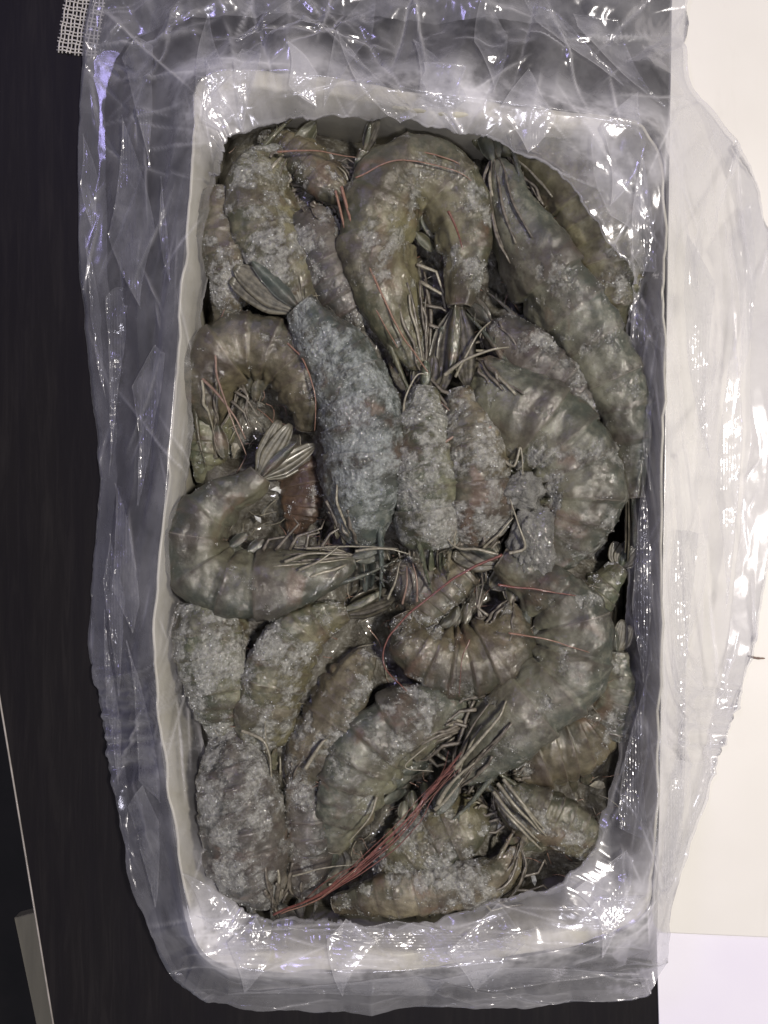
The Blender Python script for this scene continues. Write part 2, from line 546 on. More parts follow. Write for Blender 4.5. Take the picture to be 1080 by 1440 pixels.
# ------------------------------------------------------------------ carton: base, two thin side walls, two thick end walls
carton = empty('carton', (0, 0, TBL * U))
tag(carton, 'open cream carton holding the frozen shrimps under the clear bag', 'carton')
CB = np.array(carton.location)
def child(name, me, root):
    o = link(name, me, root)
    o.location = -np.array(root.location)
    return o
def ring():
    n = 260
    pts = catmull([(q[1][0], q[1][1]) for q in ST], n, True)
    th = catmull([[t] for t in ([26] * 6 + [14] + [4] * 9 + [14] + [28] * 5 + [12] + [4] * 10)], n, True)
    th = np.clip(th, 4, 30)
    zt = RZ - 14 + 10.0 * fbm(np.c_[pts / 60.0, np.zeros(n)], 3, 2)
    pts = pts + 6.0 * np.stack([fbm(np.c_[pts / 40.0, np.full(n, q)], 3, 5) for q in (0., 9.)], 1)
    top = PA(np.c_[pts, zt])
    bot = top.copy(); bot[:, 0] *= 0.93; bot[:, 1] *= 0.955; bot[:, 2] = (TBL + 2) * U
    T = nrm(np.roll(top, -1, 0) - np.roll(top, 1, 0)); T[:, 2] = 0
    I = nrm(np.cross(T, np.array([0, 0, 1.0])))
    if (I * -top).sum() < 0: I = -I
    r = np.minimum(th * .3, 5) * U
    r = r.reshape(-1, 1); t = th.reshape(-1, 1) * U; zz = np.array([[0, 0, 1.0]])
    rows = [bot, top - zz * r, top + I * r * .35 - zz * r * .3, top + I * r, top + I * (t - r), top + I * (t - r * .35) - zz * r * .3, top + I * t - zz * r, bot + I * t]
    v = np.stack(rows, 1)
    k = v.shape[1]
    child('wall', mesh('wall', v.reshape(-1, 3), grid_faces(n, k, closed_u=True, closed_v=True), m_carton), carton)
    fix(bpy.data.objects['wall'])
ring()
bp = PA([(s[1][0], s[1][1], RZ) for s in ST]); bp[:, 0] *= 0.925; bp[:, 1] *= 0.95
n = len(bp)
bv = np.concatenate([np.c_[bp[:, :2], np.full(n, (TBL + 8) * U)], np.c_[bp[:, :2], np.full(n, (TBL + 1.2) * U)]])
bf = [tuple(range(n)), tuple(reversed(range(n, 2 * n)))] + [(k, n + k, n + (k + 1) % n, (k + 1) % n) for k in range(n)]
fix(child('base', mesh('base', bv, bf, m_carton, False), carton))

# ------------------------------------------------------------------ the bag: one crumpled sheet folded over the rim
def tri(x): return 2 * np.abs(x - np.floor(x) - 0.5) * 2 - 1
def crumple(p, scale, seed, n=6):
    r = np.random.default_rng(seed)
    w = p / scale
    wz = w + 0.35 * np.stack([fbm(w * 0.9 + 5, 2, seed), fbm(w * 0.9 + 9, 2, seed + 1), np.zeros(len(w))], 1)
    s = 0
    for k in range(n):
        a = r.uniform(0, math.pi)
        d = np.array([math.cos(a), math.sin(a), r.uniform(-.3, .3)])
        amp = np.clip(vnoise(w * 0.6 + 31 * k, seed + 40 + k) * 2 - 0.6, 0, 1)
        s = s + amp * tri(wz @ d * r.uniform(0.35, 0.9) + r.uniform())
    return s / n * 2
def facets(p, scale, seed, rot, warp=0.25):
    """flat triangular facets with straight creases"""
    c_, s_ = math.cos(rot), math.sin(rot)
    w = np.stack([p[:, 0] * c_ - p[:, 1] * s_, p[:, 0] * s_ + p[:, 1] * c_], 1) / scale
    w3 = np.c_[w, np.zeros(len(w))]
    w = w + warp * np.stack([fbm(w3 * .45 + 3, 2, seed), fbm(w3 * .45 + 8, 2, seed + 1)], 1) * 2
    sk = (w[:, 0] + w[:, 1]) * 0.3660254
    a, b_ = w[:, 0] + sk, w[:, 1] + sk
    i, j = np.floor(a), np.floor(b_)
    u, v = a - i, b_ - j
    z = np.zeros(len(w))
    h = lambda di, dj: _hash(i + di, j + dj, z, seed) * 2 - 1
    lo = u >= v
    h00, h11 = h(0, 0), h(1, 1)
    hm1 = np.where(lo, h(1, 0), h(0, 1))
    mx, mn = np.maximum(u, v), np.minimum(u, v)
    return h00 * (1 - mx) + hm1 * (mx - mn) + h11 * mn
def bag():
    NU = 1300
    S = []
    for fo, ri, mi, he in ST:
        out = nrm(np.array([ri[0] - fo[0], ri[1] - fo[1]], float) if True else 0)
        tuck = (fo[0] + out[0] * 14, fo[1] + out[1] * 14, fo[2] - 85)
        rk = 0.35 if 225 < ri[1] < 1240 else 1.0
        rim = (ri[0], ri[1], RZ - 4 + 9 * rk)
        rim_in = (ri[0] - out[0] * 9 * rk, ri[1] - out[1] * 9 * rk, RZ - 5 + 6 * rk)
        o2 = nrm(np.array([mi[0] - ri[0], mi[1] - ri[1]], float))
        rim_out = (ri[0] + o2[0] * 8 * rk, ri[1] + o2[1] * 8 * rk, RZ - 6 + 5 * rk)
        bk = 0.97 if he[1] < -20 else 0.5
        back = (he[0] * (1 - bk) + mi[0] * bk, he[1] * (1 - bk) + mi[1] * bk, max(min(he[2], mi[2]) - 14, TBL + 16))
        S.append([tuck, (fo[0] - out[0] * 1, fo[1] - out[1] * 1, fo[2] - 14), fo, rim_in, rim, rim_out, mi, he, (he[0], he[1], he[2] - 4), back])
    S = np.array(S, float)                       # stations x rows x 3
    rows = [catmull(S[:, k], NU, True) for k in range(S.shape[1])]
    R = np.stack(rows, 0)                        # rows x NU x 3
    seg = [8, 5, 36, 5, 5, 48, 56, 3, 34]
    tl, flat = [], []
    for k, m in enumerate(seg):
        for q in range(m):
            t = q / m
            tl.append(k + t)
    tl.append(len(seg) - 0.0)
    tl = np.array(tl)
    i = np.minimum(np.floor(tl).astype(int), len(seg) - 1); f = (tl - i)[:, None, None]
    G = R[i] * (1 - f) + R[i + 1] * f
    # hem line wanders
    flatp = G.reshape(-1, 3)
    tt = np.repeat(tl, NU)
    wob_amt = smooth(5.3, 7.0, tt)
    px = np.c_[flatp[:, :2], np.zeros(len(flatp))]
    uu = np.tile(np.arange(NU), len(tl))
    hem = fbm(np.c_[np.cos(uu / NU * 2 * math.pi) * 14, np.sin(uu / NU * 2 * math.pi) * 14, np.zeros(len(uu))], 4, 3)
    ctr = np.array([570, 730.])
    outd = nrm(flatp[:, :2] - ctr)
    flatp[:, :2] += outd * (hem * 6 * wob_amt)[:, None]
    wob_in = smooth(3.0, 2.0, tt)
    hin = fbm(np.c_[np.cos(uu / NU * 2 * math.pi) * 18, np.sin(uu / NU * 2 * math.pi) * 18, np.ones(len(uu))], 4, 8)
    flatp[:, :2] += outd * (hin * 9 * wob_in)[:, None]
    # crumples
    amp = np.interp(tt, [0, 1.6, 2.5, 3, 4, 5, 5.4, 6, 7, 9], [2, 5, 8, 5.0, 3.5, 5.0, 11, 14, 11, 10])
    sidew = smooth(140, 220, flatp[:, 1]) * smooth(1300, 1240, flatp[:, 1])
    amp = amp * (1 - 0.65 * sidew * smooth(2.5, 2.9, tt) * smooth(5.5, 5.1, tt))
    # folds run along the left rim: stretch there
    pq = flatp.copy()
    left = smooth(330, 200, flatp[:, 0])
    right = smooth(900, 980, flatp[:, 0])
    pq[:, 1] *= 1 - 0.6 * np.maximum(left, right) * smooth(1120, 900, flatp[:, 1]) * smooth(60, 200, flatp[:, 1])
    pq[:, 2] = 0
    calm = 0.15 + 0.85 * smooth(0.42, 0.62, vnoise(pq / 50.0 + 4.4, 61))
    calm2 = smooth(0.45, 0.65, vnoise(pq / 38.0 + 14.4, 62))
    c = 0.95 * facets(pq, 96, 11, 0.3, .05) + 0.42 * facets(pq + 50, 50, 12, 1.1, .05) + calm * 0.24 * facets(pq + 90, 24, 13, 0.7, .08) + calm2 * 0.04 * facets(pq + 190, 10, 14, 0.2, .1)
    white = np.zeros(len(pq))
    rc = np.random.default_rng(77)
    for k in range(330):                          # straight sharp creases
        zone = rc.integers(0, 5)
        if zone == 0: cx, cy, an = rc.uniform(110, 290), rc.uniform(120, 1280), math.pi / 2 + rc.normal() * .28
        elif zone == 1: cx, cy, an = rc.uniform(140, 950), rc.uniform(-10, 240), rc.uniform(0, math.pi)
        elif zone == 2: cx, cy, an = rc.uniform(870, 1075), rc.uniform(200, 1330), math.pi / 2 + .12 + rc.normal() * .22
        elif zone == 3: cx, cy, an = rc.uniform(230, 920), rc.uniform(1270, 1420), rc.normal() * .25
        else: cx, cy, an = rc.uniform(860, 940), rc.uniform(200, 1300), math.pi / 2 + rc.normal() * .35
        ln = rc.uniform(18, 110); wd = rc.uniform(2.5, 8); am = rc.choice([-1, 1]) * rc.uniform(.10, .42)
        rx, ry = flatp[:, 0] - cx, flatp[:, 1] - cy
        m = np.where((np.abs(rx) < ln + 20) & (np.abs(ry) < ln + 20))[0]
        al = rx[m] * math.cos(an) + ry[m] * math.sin(an)
        dd = -rx[m] * math.sin(an) + ry[m] * math.cos(an)
        tp = np.clip(1 - np.abs(al) / ln, 0, 1) ** .6
        side_ = np.where(dd > 0, 1.0, rc.uniform(1.5, 5))
        c[m] += am * tp * np.exp(-np.abs(dd) * side_ / wd)
        white[m] = np.maximum(white[m], tp * np.exp(-(dd / 1.8) ** 2) * rc.uniform(.2, 1.0))
    amp = amp * (1 + 0.9 * smooth(150, 60, flatp[:, 1]))
    Wd = PA(flatp).reshape(len(tl), NU, 3)
    du = np.roll(Wd, -1, 1) - np.roll(Wd, 1, 1)
    dv = np.gradient(Wd, axis=0)
    Nn = nrm(np.cross(du, dv))
    up = Nn[..., 2:3]
    Nn = np.where(up < 0, -Nn, Nn)
    Nn = nrm(0.5 * Nn + np.array([0, 0, 0.6]))
    Wd = Wd + Nn * (c * amp * U).reshape(len(tl), NU, 1)
    # keep clear of the table and the boards
    zmin = np.where(Wd[..., 0] > 0.14, (TBL + 14.5) * U, (TBL + 4) * U)
    Wd[..., 2] = np.maximum(Wd[..., 2], zmin + 0.6 * U * np.abs(c).reshape(len(tl), NU))
    c2 = c.reshape(len(tl), NU)
    lap = np.abs(np.roll(c2, 1, 1) + np.roll(c2, -1, 1) - 2 * c2)
    lap[1:-1] += np.abs(c2[2:] + c2[:-2] - 2 * c2[1:-1])
    lap = np.clip(0.35 * np.clip(lap / (np.percentile(lap, 97) + 1e-9), 0, 1.3) + white.reshape(lap.shape), 0, 1.4)
    endw = np.maximum(smooth(230, 150, flatp[:, 1]), smooth(1255, 1310, flatp[:, 1]))
    cw = sum(np.exp(-(((flatp[:, 0] - x_) / rx_) ** 2 + ((flatp[:, 1] - y_) / ry_) ** 2)) for x_, y_, rx_, ry_ in ((300, 145, 45, 60), (292, 1300, 55, 50), (870, 215, 70, 60), (860, 1255, 70, 55), (620, 150, 90, 40)))
    rimw = 0.35 * smooth(2.4, 2.9, tt) * smooth(5.8, 5.0, tt) + 2.0 * np.clip(cw, 0, 1) * smooth(1.2, 2.2, tt) + endw * np.maximum(smooth(2.3, 2.9, tt) * smooth(5.6, 5.0, tt), 0.55 * smooth(3.0, 2.6, tt))
    F = grid_faces(len(tl), NU, closed_v=True)
    root = empty('plastic_bag', (0, 0, TBL * U))
    child('film', mesh('film', Wd.reshape(-1, 3), F, m_bag, True, {'whitened': lap.ravel(), 'double': rimw}), root)
    # loose flaps of the same film folded flat on top of it
    vv = Wd[tl > 2.2].reshape(-1, 3); vz = vv[:, 2] / U; kx = D / (D - vz)
    gx_, gy_ = 320, 420
    fh = np.full((gx_, gy_), -1e3)
    ixx = ((vv[:, 0] / U * kx + 540 + 40) / 4).astype(int); iyy = ((720 - vv[:, 1] / U * kx + 160) / 4).astype(int)
    okk = (ixx >= 0) & (ixx < gx_) & (iyy >= 0) & (iyy < gy_)
    np.maximum.at(fh, (ixx[okk], iyy[okk]), vz[okk])
    for _ in range(6):                            # fill the cells nobody hit
        nb_ = np.max([np.roll(fh, d_, ax_) for d_ in (-1, 1) for ax_ in (0, 1)], axis=0)
        fh = np.where(fh < -900, nb_, fh)
    fh = np.maximum(fh, TBL + 16)
    fh = 0.4 * fh + 0.15 * (np.roll(fh, 1, 0) + np.roll(fh, -1, 0) + np.roll(fh, 1, 1) + np.roll(fh, -1, 1))
    def flap(quad, seed, bow=3, lift=3, milky=0.0):
        q = np.array(quad, float)
        ln = max(np.linalg.norm(q[3] - q[0]), np.linalg.norm(q[2] - q[1])); wd = max(np.linalg.norm(q[1] - q[0]), np.linalg.norm(q[2] - q[3]))
        n1, n2 = int(ln / 3) + 4, int(wd / 3) + 4
        a_, b_ = np.meshgrid(np.linspace(0, 1, n1), np.linspace(0, 1, n2), indexing='ij')
        a_, b_ = a_.ravel()[:, None], b_.ravel()[:, None]
        p = (q[0] * (1 - b_) + q[1] * b_) * (1 - a_) + (q[3] * (1 - b_) + q[2] * b_) * a_
        nx_ = nrm((q[3] - q[0])[::-1] * [1, -1])
        kk_ = (0.12, 0.8, 0.35, 0.6, 0.9, 0.25, 0.5)[seed % 7]
        pin = np.minimum(a_ / kk_, (1 - a_) / (1 - kk_))
        wl = (0.1, 0.9, 0.3, 0.75, 0.5)[seed % 5]
        mid_ = (q[0] * wl + q[1] * (1 - wl)) * (1 - a_) + (q[3] * (1 - wl) + q[2] * wl) * a_
        p = mid_ + (p - mid_) * pin
        p = p + nx_ * (fbm(np.c_[a_ * ln / 60, b_ * .8, np.full(len(a_), seed * 3.3)], 3, seed)[:, None] * bow)
        z_ = fh[np.clip((p[:, 0] + 40) / 4, 0, gx_ - 1).astype(int), np.clip((p[:, 1] + 160) / 4, 0, gy_ - 1).astype(int)]
        p3 = np.c_[p, np.zeros(len(p))]
        ed = (np.minimum(b_, 1 - b_) * pin).ravel() * wd if seed % 2 else (b_ * pin).ravel() * wd
        z_ = z_ + lift + 3.0 * facets(p3 + seed * 40, 34, seed, seed * .7, .05) + 0.5 * facets(p3 + seed * 20, 13, seed + 1, seed * .3, .05) + 3.0 * np.exp(-ed / 4.0)
        wh = 0.4 * np.exp(-(ed / 2.2) ** 2) * (0.25 + 0.9 * np.clip(fbm(p3 / 30.0 + seed, 2, seed) + .2, 0, 1))
        child('flap', mesh('flap', PA(np.c_[p, z_]), grid_faces(n1, n2), m_bag, True, {'whitened': wh, 'double': np.full(len(wh), milky)}), root)
    FL = [[(155,160),(222,165),(214,430),(150,445)], [(212,245),(240,250),(240,415),(226,335)], [(146,330),(176,413),(186,480),(150,690)], [(118,330),(136,335),(150,560),(136,560)],
          [(186,520),(232,470),(228,690),(180,720)], [(150,690),(200,650),(195,900),(160,860)], [(140,740),(170,760),(185,1000),(150,960)], [(128,830),(150,860),(185,1130),(165,1100)],
          [(175,900),(208,905),(228,1130),(196,1120)], [(170,1090),(215,1110),(250,1290),(205,1270)], [(110,190),(140,180),(140,330),(112,330)], [(170,60),(215,40),(230,240),(190,230)],
          [(255,20),(300,10),(330,130),(280,150)], [(330,60),(365,50),(470,-30),(440,-40)], [(420,150),(470,150),(560,-20),(510,-30)], [(560,60),(640,40),(660,150),(590,160)],
          [(720,0),(745,-15),(905,120),(850,120)], [(640,-10),(690,-20),(735,120),(690,130)], [(800,20),(860,10),(940,150),(900,160)], [(770,200),(860,180),(925,330),(880,330)],
          [(880,400),(925,410),(922,690),(895,690)], [(885,700),(922,640),(918,960),(890,960)], [(880,960),(915,940),(912,1210),(868,1160)], [(960,330),(1010,320),(1000,640),(965,690)],
          [(1000,500),(1050,420),(1045,780),(1010,880)], [(940,760),(985,700),(965,1120),(940,1100)], [(935,1000),(990,960),(950,1260),(928,1280)], [(1020,240),(1060,290),(1075,560),(1040,520)],
          [(400,1300),(660,1290),(740,1340),(470,1350)], [(300,1385),(620,1372),(640,1402),(330,1405)], [(600,1372),(880,1340),(905,1380),(620,1400)], [(780,1290),(905,1230),(910,1290),(820,1330)],
          [(560,1340),(760,1300),(800,1320),(600,1360)], [(270,1290),(340,1270),(420,1330),(300,1360)]]
    for k, q in enumerate([[(420,70),(480,40),(600,175),(560,172)], [(590,90),(660,60),(650,190),(600,170)], [(680,110),(770,90),(800,235),(720,205)], [(330,70),(372,60),(350,185),(318,185)],
                           [(270,90),(310,80),(335,180),(290,190)], [(840,120),(905,130),(915,330),(850,285)], [(400,60),(440,40),(452,150),(410,160)],
                           [(860,230),(925,215),(925,400),(895,372)], [(470,1290),(540,1300),(500,1400),(430,1405)], [(640,1285),(760,1255),(720,1395),(620,1395)], [(800,1240),(890,1190),(905,1330),(840,1350)],
                           [(250,1230),(300,1210),(345,1300),(300,1330)], [(320,1290),(380,1288),(400,1400),(320,1395)]]):
        flap(q, k + 60, 4, 4, (.7, .4, .55, .3)[k % 4])
    for k, q in enumerate(FL):
        if k < 28 or k in (33,): flap(q, k + 3)
        else: flap([q[0], q[3], q[2], q[1]], k + 3)
    o = root
    tag(o, 'crumpled clear plastic bag lining the carton and folded out over its rim', 'bag')
bag()

# ------------------------------------------------------------------ shrimps
C = {   # shell colours: darker, lighter
 'olive': ((0.082, 0.077, 0.052), (0.178, 0.170, 0.124)),
 'grey':  ((0.080, 0.081, 0.068), (0.182, 0.185, 0.158)),
 'blue':  ((0.078, 0.086, 0.080), (0.180, 0.195, 0.184)),
 'tan':   ((0.105, 0.092, 0.068), (0.220, 0.200, 0.156)),
 'brown': ((0.070, 0.062, 0.045), (0.158, 0.143, 0.108)),
 'purple':((0.074, 0.067, 0.064), (0.165, 0.155, 0.148)),
 'green': ((0.080, 0.084, 0.058), (0.180, 0.183, 0.136)),
 'red':   ((0.070, 0.042, 0.030), (0.140, 0.092, 0.068)),
}
m_limb = simple_mat('dull_limb', (0.045, 0.038, 0.030), (0.150, 0.132, 0.105), 0.5, 330, 0.5, 0.0005, 0.15)
m_fan = simple_mat('dark_tail_blade', (0.036, 0.033, 0.025), (0.120, 0.110, 0.082), 0.45, 260, 0.5, 0.0007, 0.2, (1, 1, 1), 6)
m_eye = simple_mat('black_eye', (0.006, 0.005, 0.005), (0.012, 0.010, 0.010), 0.15, 500, 0.1, 0.0002, 0.8)
m_red = simple_mat('red_antenna', (0.075, 0.022, 0.017), (0.165, 0.060, 0.045), 0.35, 700, 0.3, 0.0003, 0.5)
m_dull = simple_mat('rust_antenna', (0.15, 0.075, 0.05), (0.24, 0.14, 0.10), 0.35, 700, 0.3, 0.0003, 0.5)
m_pale = simple_mat('pale_leg', (0.13, 0.118, 0.088), (0.26, 0.24, 0.185), 0.45, 500, 0.4, 0.0004, 0.2)
m_pink = simple_mat('pinkish_leg', (0.16, 0.10, 0.075), (0.23, 0.16, 0.125), 0.45, 500, 0.4, 0.0004, 0.2)
SEGB = [0.37, 0.48, 0.58, 0.68, 0.77, 0.85, 1.0]
FROST_PTS = []          # surface points for the crystals
BODIES = []

def blade(mb, base, d, side, up, L, Wd, cup=0.15, ribs=2, tip=0.6, curl=0.0):
    """leaf shaped plate with a thickness and raised ribs"""
    nl, nw = 12, 13
    t = np.linspace(0, 1, nl)
    w = Wd * (0.28 + 0.72 * smooth(0, 0.45, t)) * np.sqrt(np.clip(1 - np.clip((t - tip) / (1 - tip), 0, 1) ** 2 * 0.96, 0, 1))
    s = np.linspace(-1, 1, nw)
    th = 0.05 * Wd + 0.5 * U
    top = base + (t[:, None, None] * L) * d + (w[:, None] * s[None, :])[..., None] * side
    hgt = cup * Wd * (1 - s[None, :] ** 2) + 0.07 * Wd * np.cos(s[None, :] * math.pi * ribs) * np.sin(t[:, None] * math.pi) ** .5 - curl * L * t[:, None] ** 2
    top = top + hgt[..., None] * up
    bot = top - th * up * (1 - 0.8 * np.abs(s)[None, :, None] ** 3)
    V = np.concatenate([top.reshape(-1, 3), bot.reshape(-1, 3)])
    f1 = grid_faces(nl, nw)
    F = np.concatenate([f1, f1[:, ::-1] + nl * nw])
    mb.add(V, F)
    b0 = len(mb.v) - 2 * nl * nw
    m = nl * nw
    per = [(i * nw) for i in range(nl)] + [(nl - 1) * nw + j for j in range(1, nw)] + [i * nw + nw - 1 for i in range(nl - 2, -1, -1)] + [j for j in range(nw - 2, 0, -1)]
    for k in range(len(per)):
        a, c = per[k], per[(k + 1) % len(per)]
        mb.f.append((b0 + a, b0 + c, b0 + m + c, b0 + m + a))

def shrimp(label, p, h, side=1, roll=15, z=0, col='olive', frost=0.5, fan=(1.5, 0.5, 0.0), legs=5, pleo=4, eye=True, rost=True,
           ant=(), bits=(), fcol=(0.30, 0.30, 0.28), a0=0.0, wr=0.60, prof=None):
    seed = abs(hash_(label)) % 99991
    frost = 0.16 + 0.84 * frost
    rs = np.random.default_rng(seed)
    pts = [(q[0], q[1], q[2] if len(q) > 2 else z) for q in p]
    wp, L = resample(PA(catmull(pts, 200)), 132)
    NR, NA = 132, 72
    hm = h * 1.08 * U
    s = np.linspace(0, 1, NR) * (1 - a0) + a0
    T = nrm(np.gradient(wp, axis=0))
    Z = np.array([0, 0, 1.0])
    Lf = nrm(np.cross(Z, T))
    Zp = np.cross(T, Lf)
    rr = math.radians(roll)
    N = math.cos(rr) * side * Lf + math.sin(rr) * Zp
    B = np.cross(T, N)
    base = prof or ([0, .015, .05, .12, .22, .33, .38, .48, .60, .72, .82, .90, .97, 1.0], [.08, .24, .40, .62, .86, .98, .97, .99, .95, .84, .70, .50, .40, .32])
    hs = np.interp(s, base[0], base[1])
    if a0 > 0: hs = hs * smooth(-0.01, 0.05, np.linspace(0, 1, NR))
    # segment phase
    ph = np.zeros(NR); isab = s > SEGB[0]
    ph[~isab] = np.clip(s[~isab] / SEGB[0], 0, 1)
    for k in range(6):
        q = (s > SEGB[k]) & (s <= SEGB[k + 1])
        ph[q] = (s[q] - SEGB[k]) / (SEGB[k + 1] - SEGB[k])
    sk = 0.88 - 0.75 * frost
    step = np.where(isab, -0.08 + 0.175 * ph ** 1.3 * (1 - 0.15 * ph), 0.0 + 0.06 * smooth(0.6, 1, ph)) * sk
    a = np.linspace(0, 2 * math.pi, NA, endpoint=False)
    ca, sa = np.cos(a), np.sin(a)
    ven = smooth(-0.1, -0.9, ca)                     # 1 on the belly
    r = np.ones((NR, NA)) * (1 + step[:, None] * (1 - 0.4 * ven[None]))
    scal = np.where(isab, np.sin(np.pi * np.clip(ph, 0, 1)) ** 0.6, 1.0)
    r *= 1 - (0.16 * ven[None]) * (1 - scal[:, None]) * 1.4
    # keel on the back of the last plates, groove along the carapace side
    keel = np.exp(-((a - 0) / 0.16) ** 2) + np.exp(-((a - 2 * math.pi) / 0.16) ** 2)
    r += 0.05 * keel[None] * smooth(0.5, 0.9, s)[:, None]
    groove = np.exp(-((np.abs(ca) * 0 + ca - 0.25) / 0.10) ** 2)
    r -= 0.035 * groove[None] * np.where(isab, 0, np.sin(np.pi * ph))[:, None]
    pl = np.exp(-((ca + 0.45) / 0.09) ** 2)
    r -= 0.05 * pl[None] * np.where(isab, np.sin(np.pi * ph), 0.3)[:, None]
    H = hm * hs[:, None] * r
    belly = np.where(ca < 0, 1 - 0.12 * ven, 1.0)
    widthmod = 1 - 0.28 * ven
    V = wp[:, None] + N[:, None] * (H * (ca * belly)[None])[..., None] + B[:, None] * (H * wr * (sa * widthmod)[None])[..., None]
    Nrm = nrm(N[:, None] * ca[None, :, None] + B[:, None] * (sa / wr)[None, :, None])
    flat = V.reshape(-1, 3)
    fl = flat / U
    Nf = Nrm.reshape(-1, 3)
    off = rs.uniform(-500, 500, 3)
    fm = fbm((fl + off) / 34.0, 4, 3) + 0.55 * fbm((fl + off) / 9.0, 3, 9)
    upw = np.clip(Nf[:, 2], -1, 1)
    fg = fbm(fl / 48.0 + 3.3, 4, 41) * 0.6 + fbm((fl + off) / 20.0, 4, 3, 0.6) * 0.7 + 0.35 * fbm(fl / 7.0, 3, 9)
    fro = smooth(0.80 - frost * 0.74, 1.20 - frost * 0.62, 0.5 + 0.62 * fg + 0.06 * upw)
    lump = fbm((fl + off) / 40.0, 3, 21) * 0.10 * h + fbm((fl + off) / 17.0, 3, 22) * 0.05 * h + fbm((fl + off) / 7.0, 3, 5) * 0.022 * h
    grain = np.abs(fbm((fl + off) / 3.6, 2, 31)) * 2.8 + np.clip(fbm((fl + off) / 7.0, 2, 33), 0, 1) * 3.2
    flat = flat + Nf * ((lump + fro * (0.6 + 0.42 * grain)) * U)[:, None]
    hsr = np.repeat(hs, NA)
    V2 = np.concatenate([flat, wp[:1] - T[:1] * hm * 0.04, wp[-1:]])
    F = grid_faces(NR, NA, closed_v=True)
    rootloc = wp[NR // 2].copy(); rootloc[2] -= hm * wr
    root = empty('shrimp', rootloc)
    tag(root, label, 'shrimp', 'frozen shrimps in the carton')
    c1, c2 = C[col]
    k = rs.uniform(0.88, 1.14)
    mat = shrimp_mat('shell_' + col, tuple(x * k * q for x, q in zip(c1, (0.90, 0.88, 0.80))), tuple(x * k * q for x, q in zip(c2, (0.98, 0.96, 0.88))), fcol, seed)
    caps = [(len(flat), (i + 1) % NA, i) for i in range(NA)] + [(len(flat) + 1, (NR - 1) * NA + i, (NR - 1) * NA + (i + 1) % NA) for i in range(NA)]
    # quads + caps as degenerate-free: triangles go in a second list
    Fq = [tuple(q) for q in F.tolist()] + caps
    seg_at = np.r_[np.repeat(np.where(isab, ph, smooth(0.0, 1, ph) * 0.97), NA), 0, 0]
    fr_at = np.r_[fro, 0.3, 0.3]
    sd_at = np.r_[np.tile((1 - ca) / 2, NR), .5, .5]
    bk_at = np.r_[(np.exp(-((a - 0) / 0.10) ** 2) + np.exp(-((a - 2 * math.pi) / 0.10) ** 2))[None].repeat(NR, 0).ravel() * np.repeat(np.where(isab, 1.0, .4), NA), 0, 0]
    me = bpy.data.meshes.new('body')
    me.from_pydata(V2.tolist(), [], Fq)
    me.polygons.foreach_set('use_smooth', np.ones(len(me.polygons), bool))
    for nm, vv in (('seg', seg_at), ('frost', fr_at), ('back', bk_at), ('side', sd_at)):
        at = me.attributes.new(nm, 'FLOAT', 'POINT'); at.data.foreach_set('value', vv.astype(np.float32))
    me.materials.append(mat)
    child('body', me, root)
    BODIES.append((V2, Fq))
    pick = np.where((Nf[:, 2] > 0.05) & (fro > 0.25) & (hsr > 0.2))[0]
    if len(pick):
        sel = rs.choice(pick, size=min(len(pick), int(560 * frost + 60)), replace=True)
        FROST_PTS.append(np.c_[flat[sel], Nf[sel], fro[sel]])
    # ---- tail fan
    if fan:
        fl_, spread, bend = fan
        d = T[-1]; n1 = N[-1]; b1 = B[-1]
        wide = nrm(n1 * 0.75 * (1 if abs(n1[2]) < .6 else .4) + b1 * 0.5); wide[2] *= 0.35; wide = nrm(wide - d * (wide @ d))
        upv = nrm(np.cross(d, wide)); upv = upv if upv[2] > 0 else -upv
        cb, sb = math.cos(bend), math.sin(bend)
        wd0 = nrm(np.cross(upv, d))
        d = nrm(d * cb + wd0 * sb); wide = nrm(np.cross(upv, d))
        FLn = fl_ * hm
        e0 = wp[-1] - d * hm * 0.12
        for kk, (an, ln, ww, zz) in enumerate([(-1.0, .88, .32, -.07), (1.0, .92, .32, -.07), (-.5, 1.0, .33, -.02), (.5, .95, .33, -.02)]):
            mb = MB()
            an = an * spread + rs.normal() * 0.06
            dd = nrm(d * math.cos(an) + wide * math.sin(an))
            blade(mb, e0 + upv * zz * hm + wide * math.sin(an) * hm * .12, dd, nrm(np.cross(upv, dd)), upv, FLn * ln, ww * hm * 0.9, 0.08, 4, 0.35, 0.06)
            child('uropod', mb.mesh('uropod', m_fan), root)
        mb = MB()
        blade(mb, e0 + upv * .06 * hm, d, wide, upv, FLn * .82, .17 * hm, 0.5, 1, 0.15, 0.02)
        child('telson', mb.mesh('telson', mat), root)
    # ---- head: rostrum, scale, eye
    hd, n0, b0 = -T[3], N[3], B[3]
    bs = b0 if b0[2] > 0 else -b0
    if rost:
        i0 = 10
        mb = MB()
        st = wp[i0] + N[i0] * hm * hs[i0] * 0.95
        tipv = wp[0] + hd * hm * 1.05 + n0 * hm * 0.30
        rp = catmull(np.array([st - hd * hm * .3, st, (st + tipv) / 2 + n0 * hm * .05, tipv]), 16)
        mb.tube(rp, np.linspace(0.11, 0.012, 16) * hm, 7, 0.8)
        for q in range(2, 13, 2):
            mb.tube(np.array([rp[q], rp[q] + n0 * hm * .10 + hd * hm * .12]), np.array([0.035, 0.006]) * hm, 5)
        child('rostrum', mb.mesh('rostrum', mat), root)
        for q in (-1, 1):
            mb = MB()
            blade(mb, wp[2] - n0 * hm * .05 + b0 * q * hm * .12, nrm(hd + n0 * 0.05 - n0 * .18 * (q + 1) / 2), n0, bs, hm * 0.95, hm * 0.19, 0.15, 1, 0.5, 0)
            child('antennal_scale', mb.mesh('antennal_scale', mat), root)
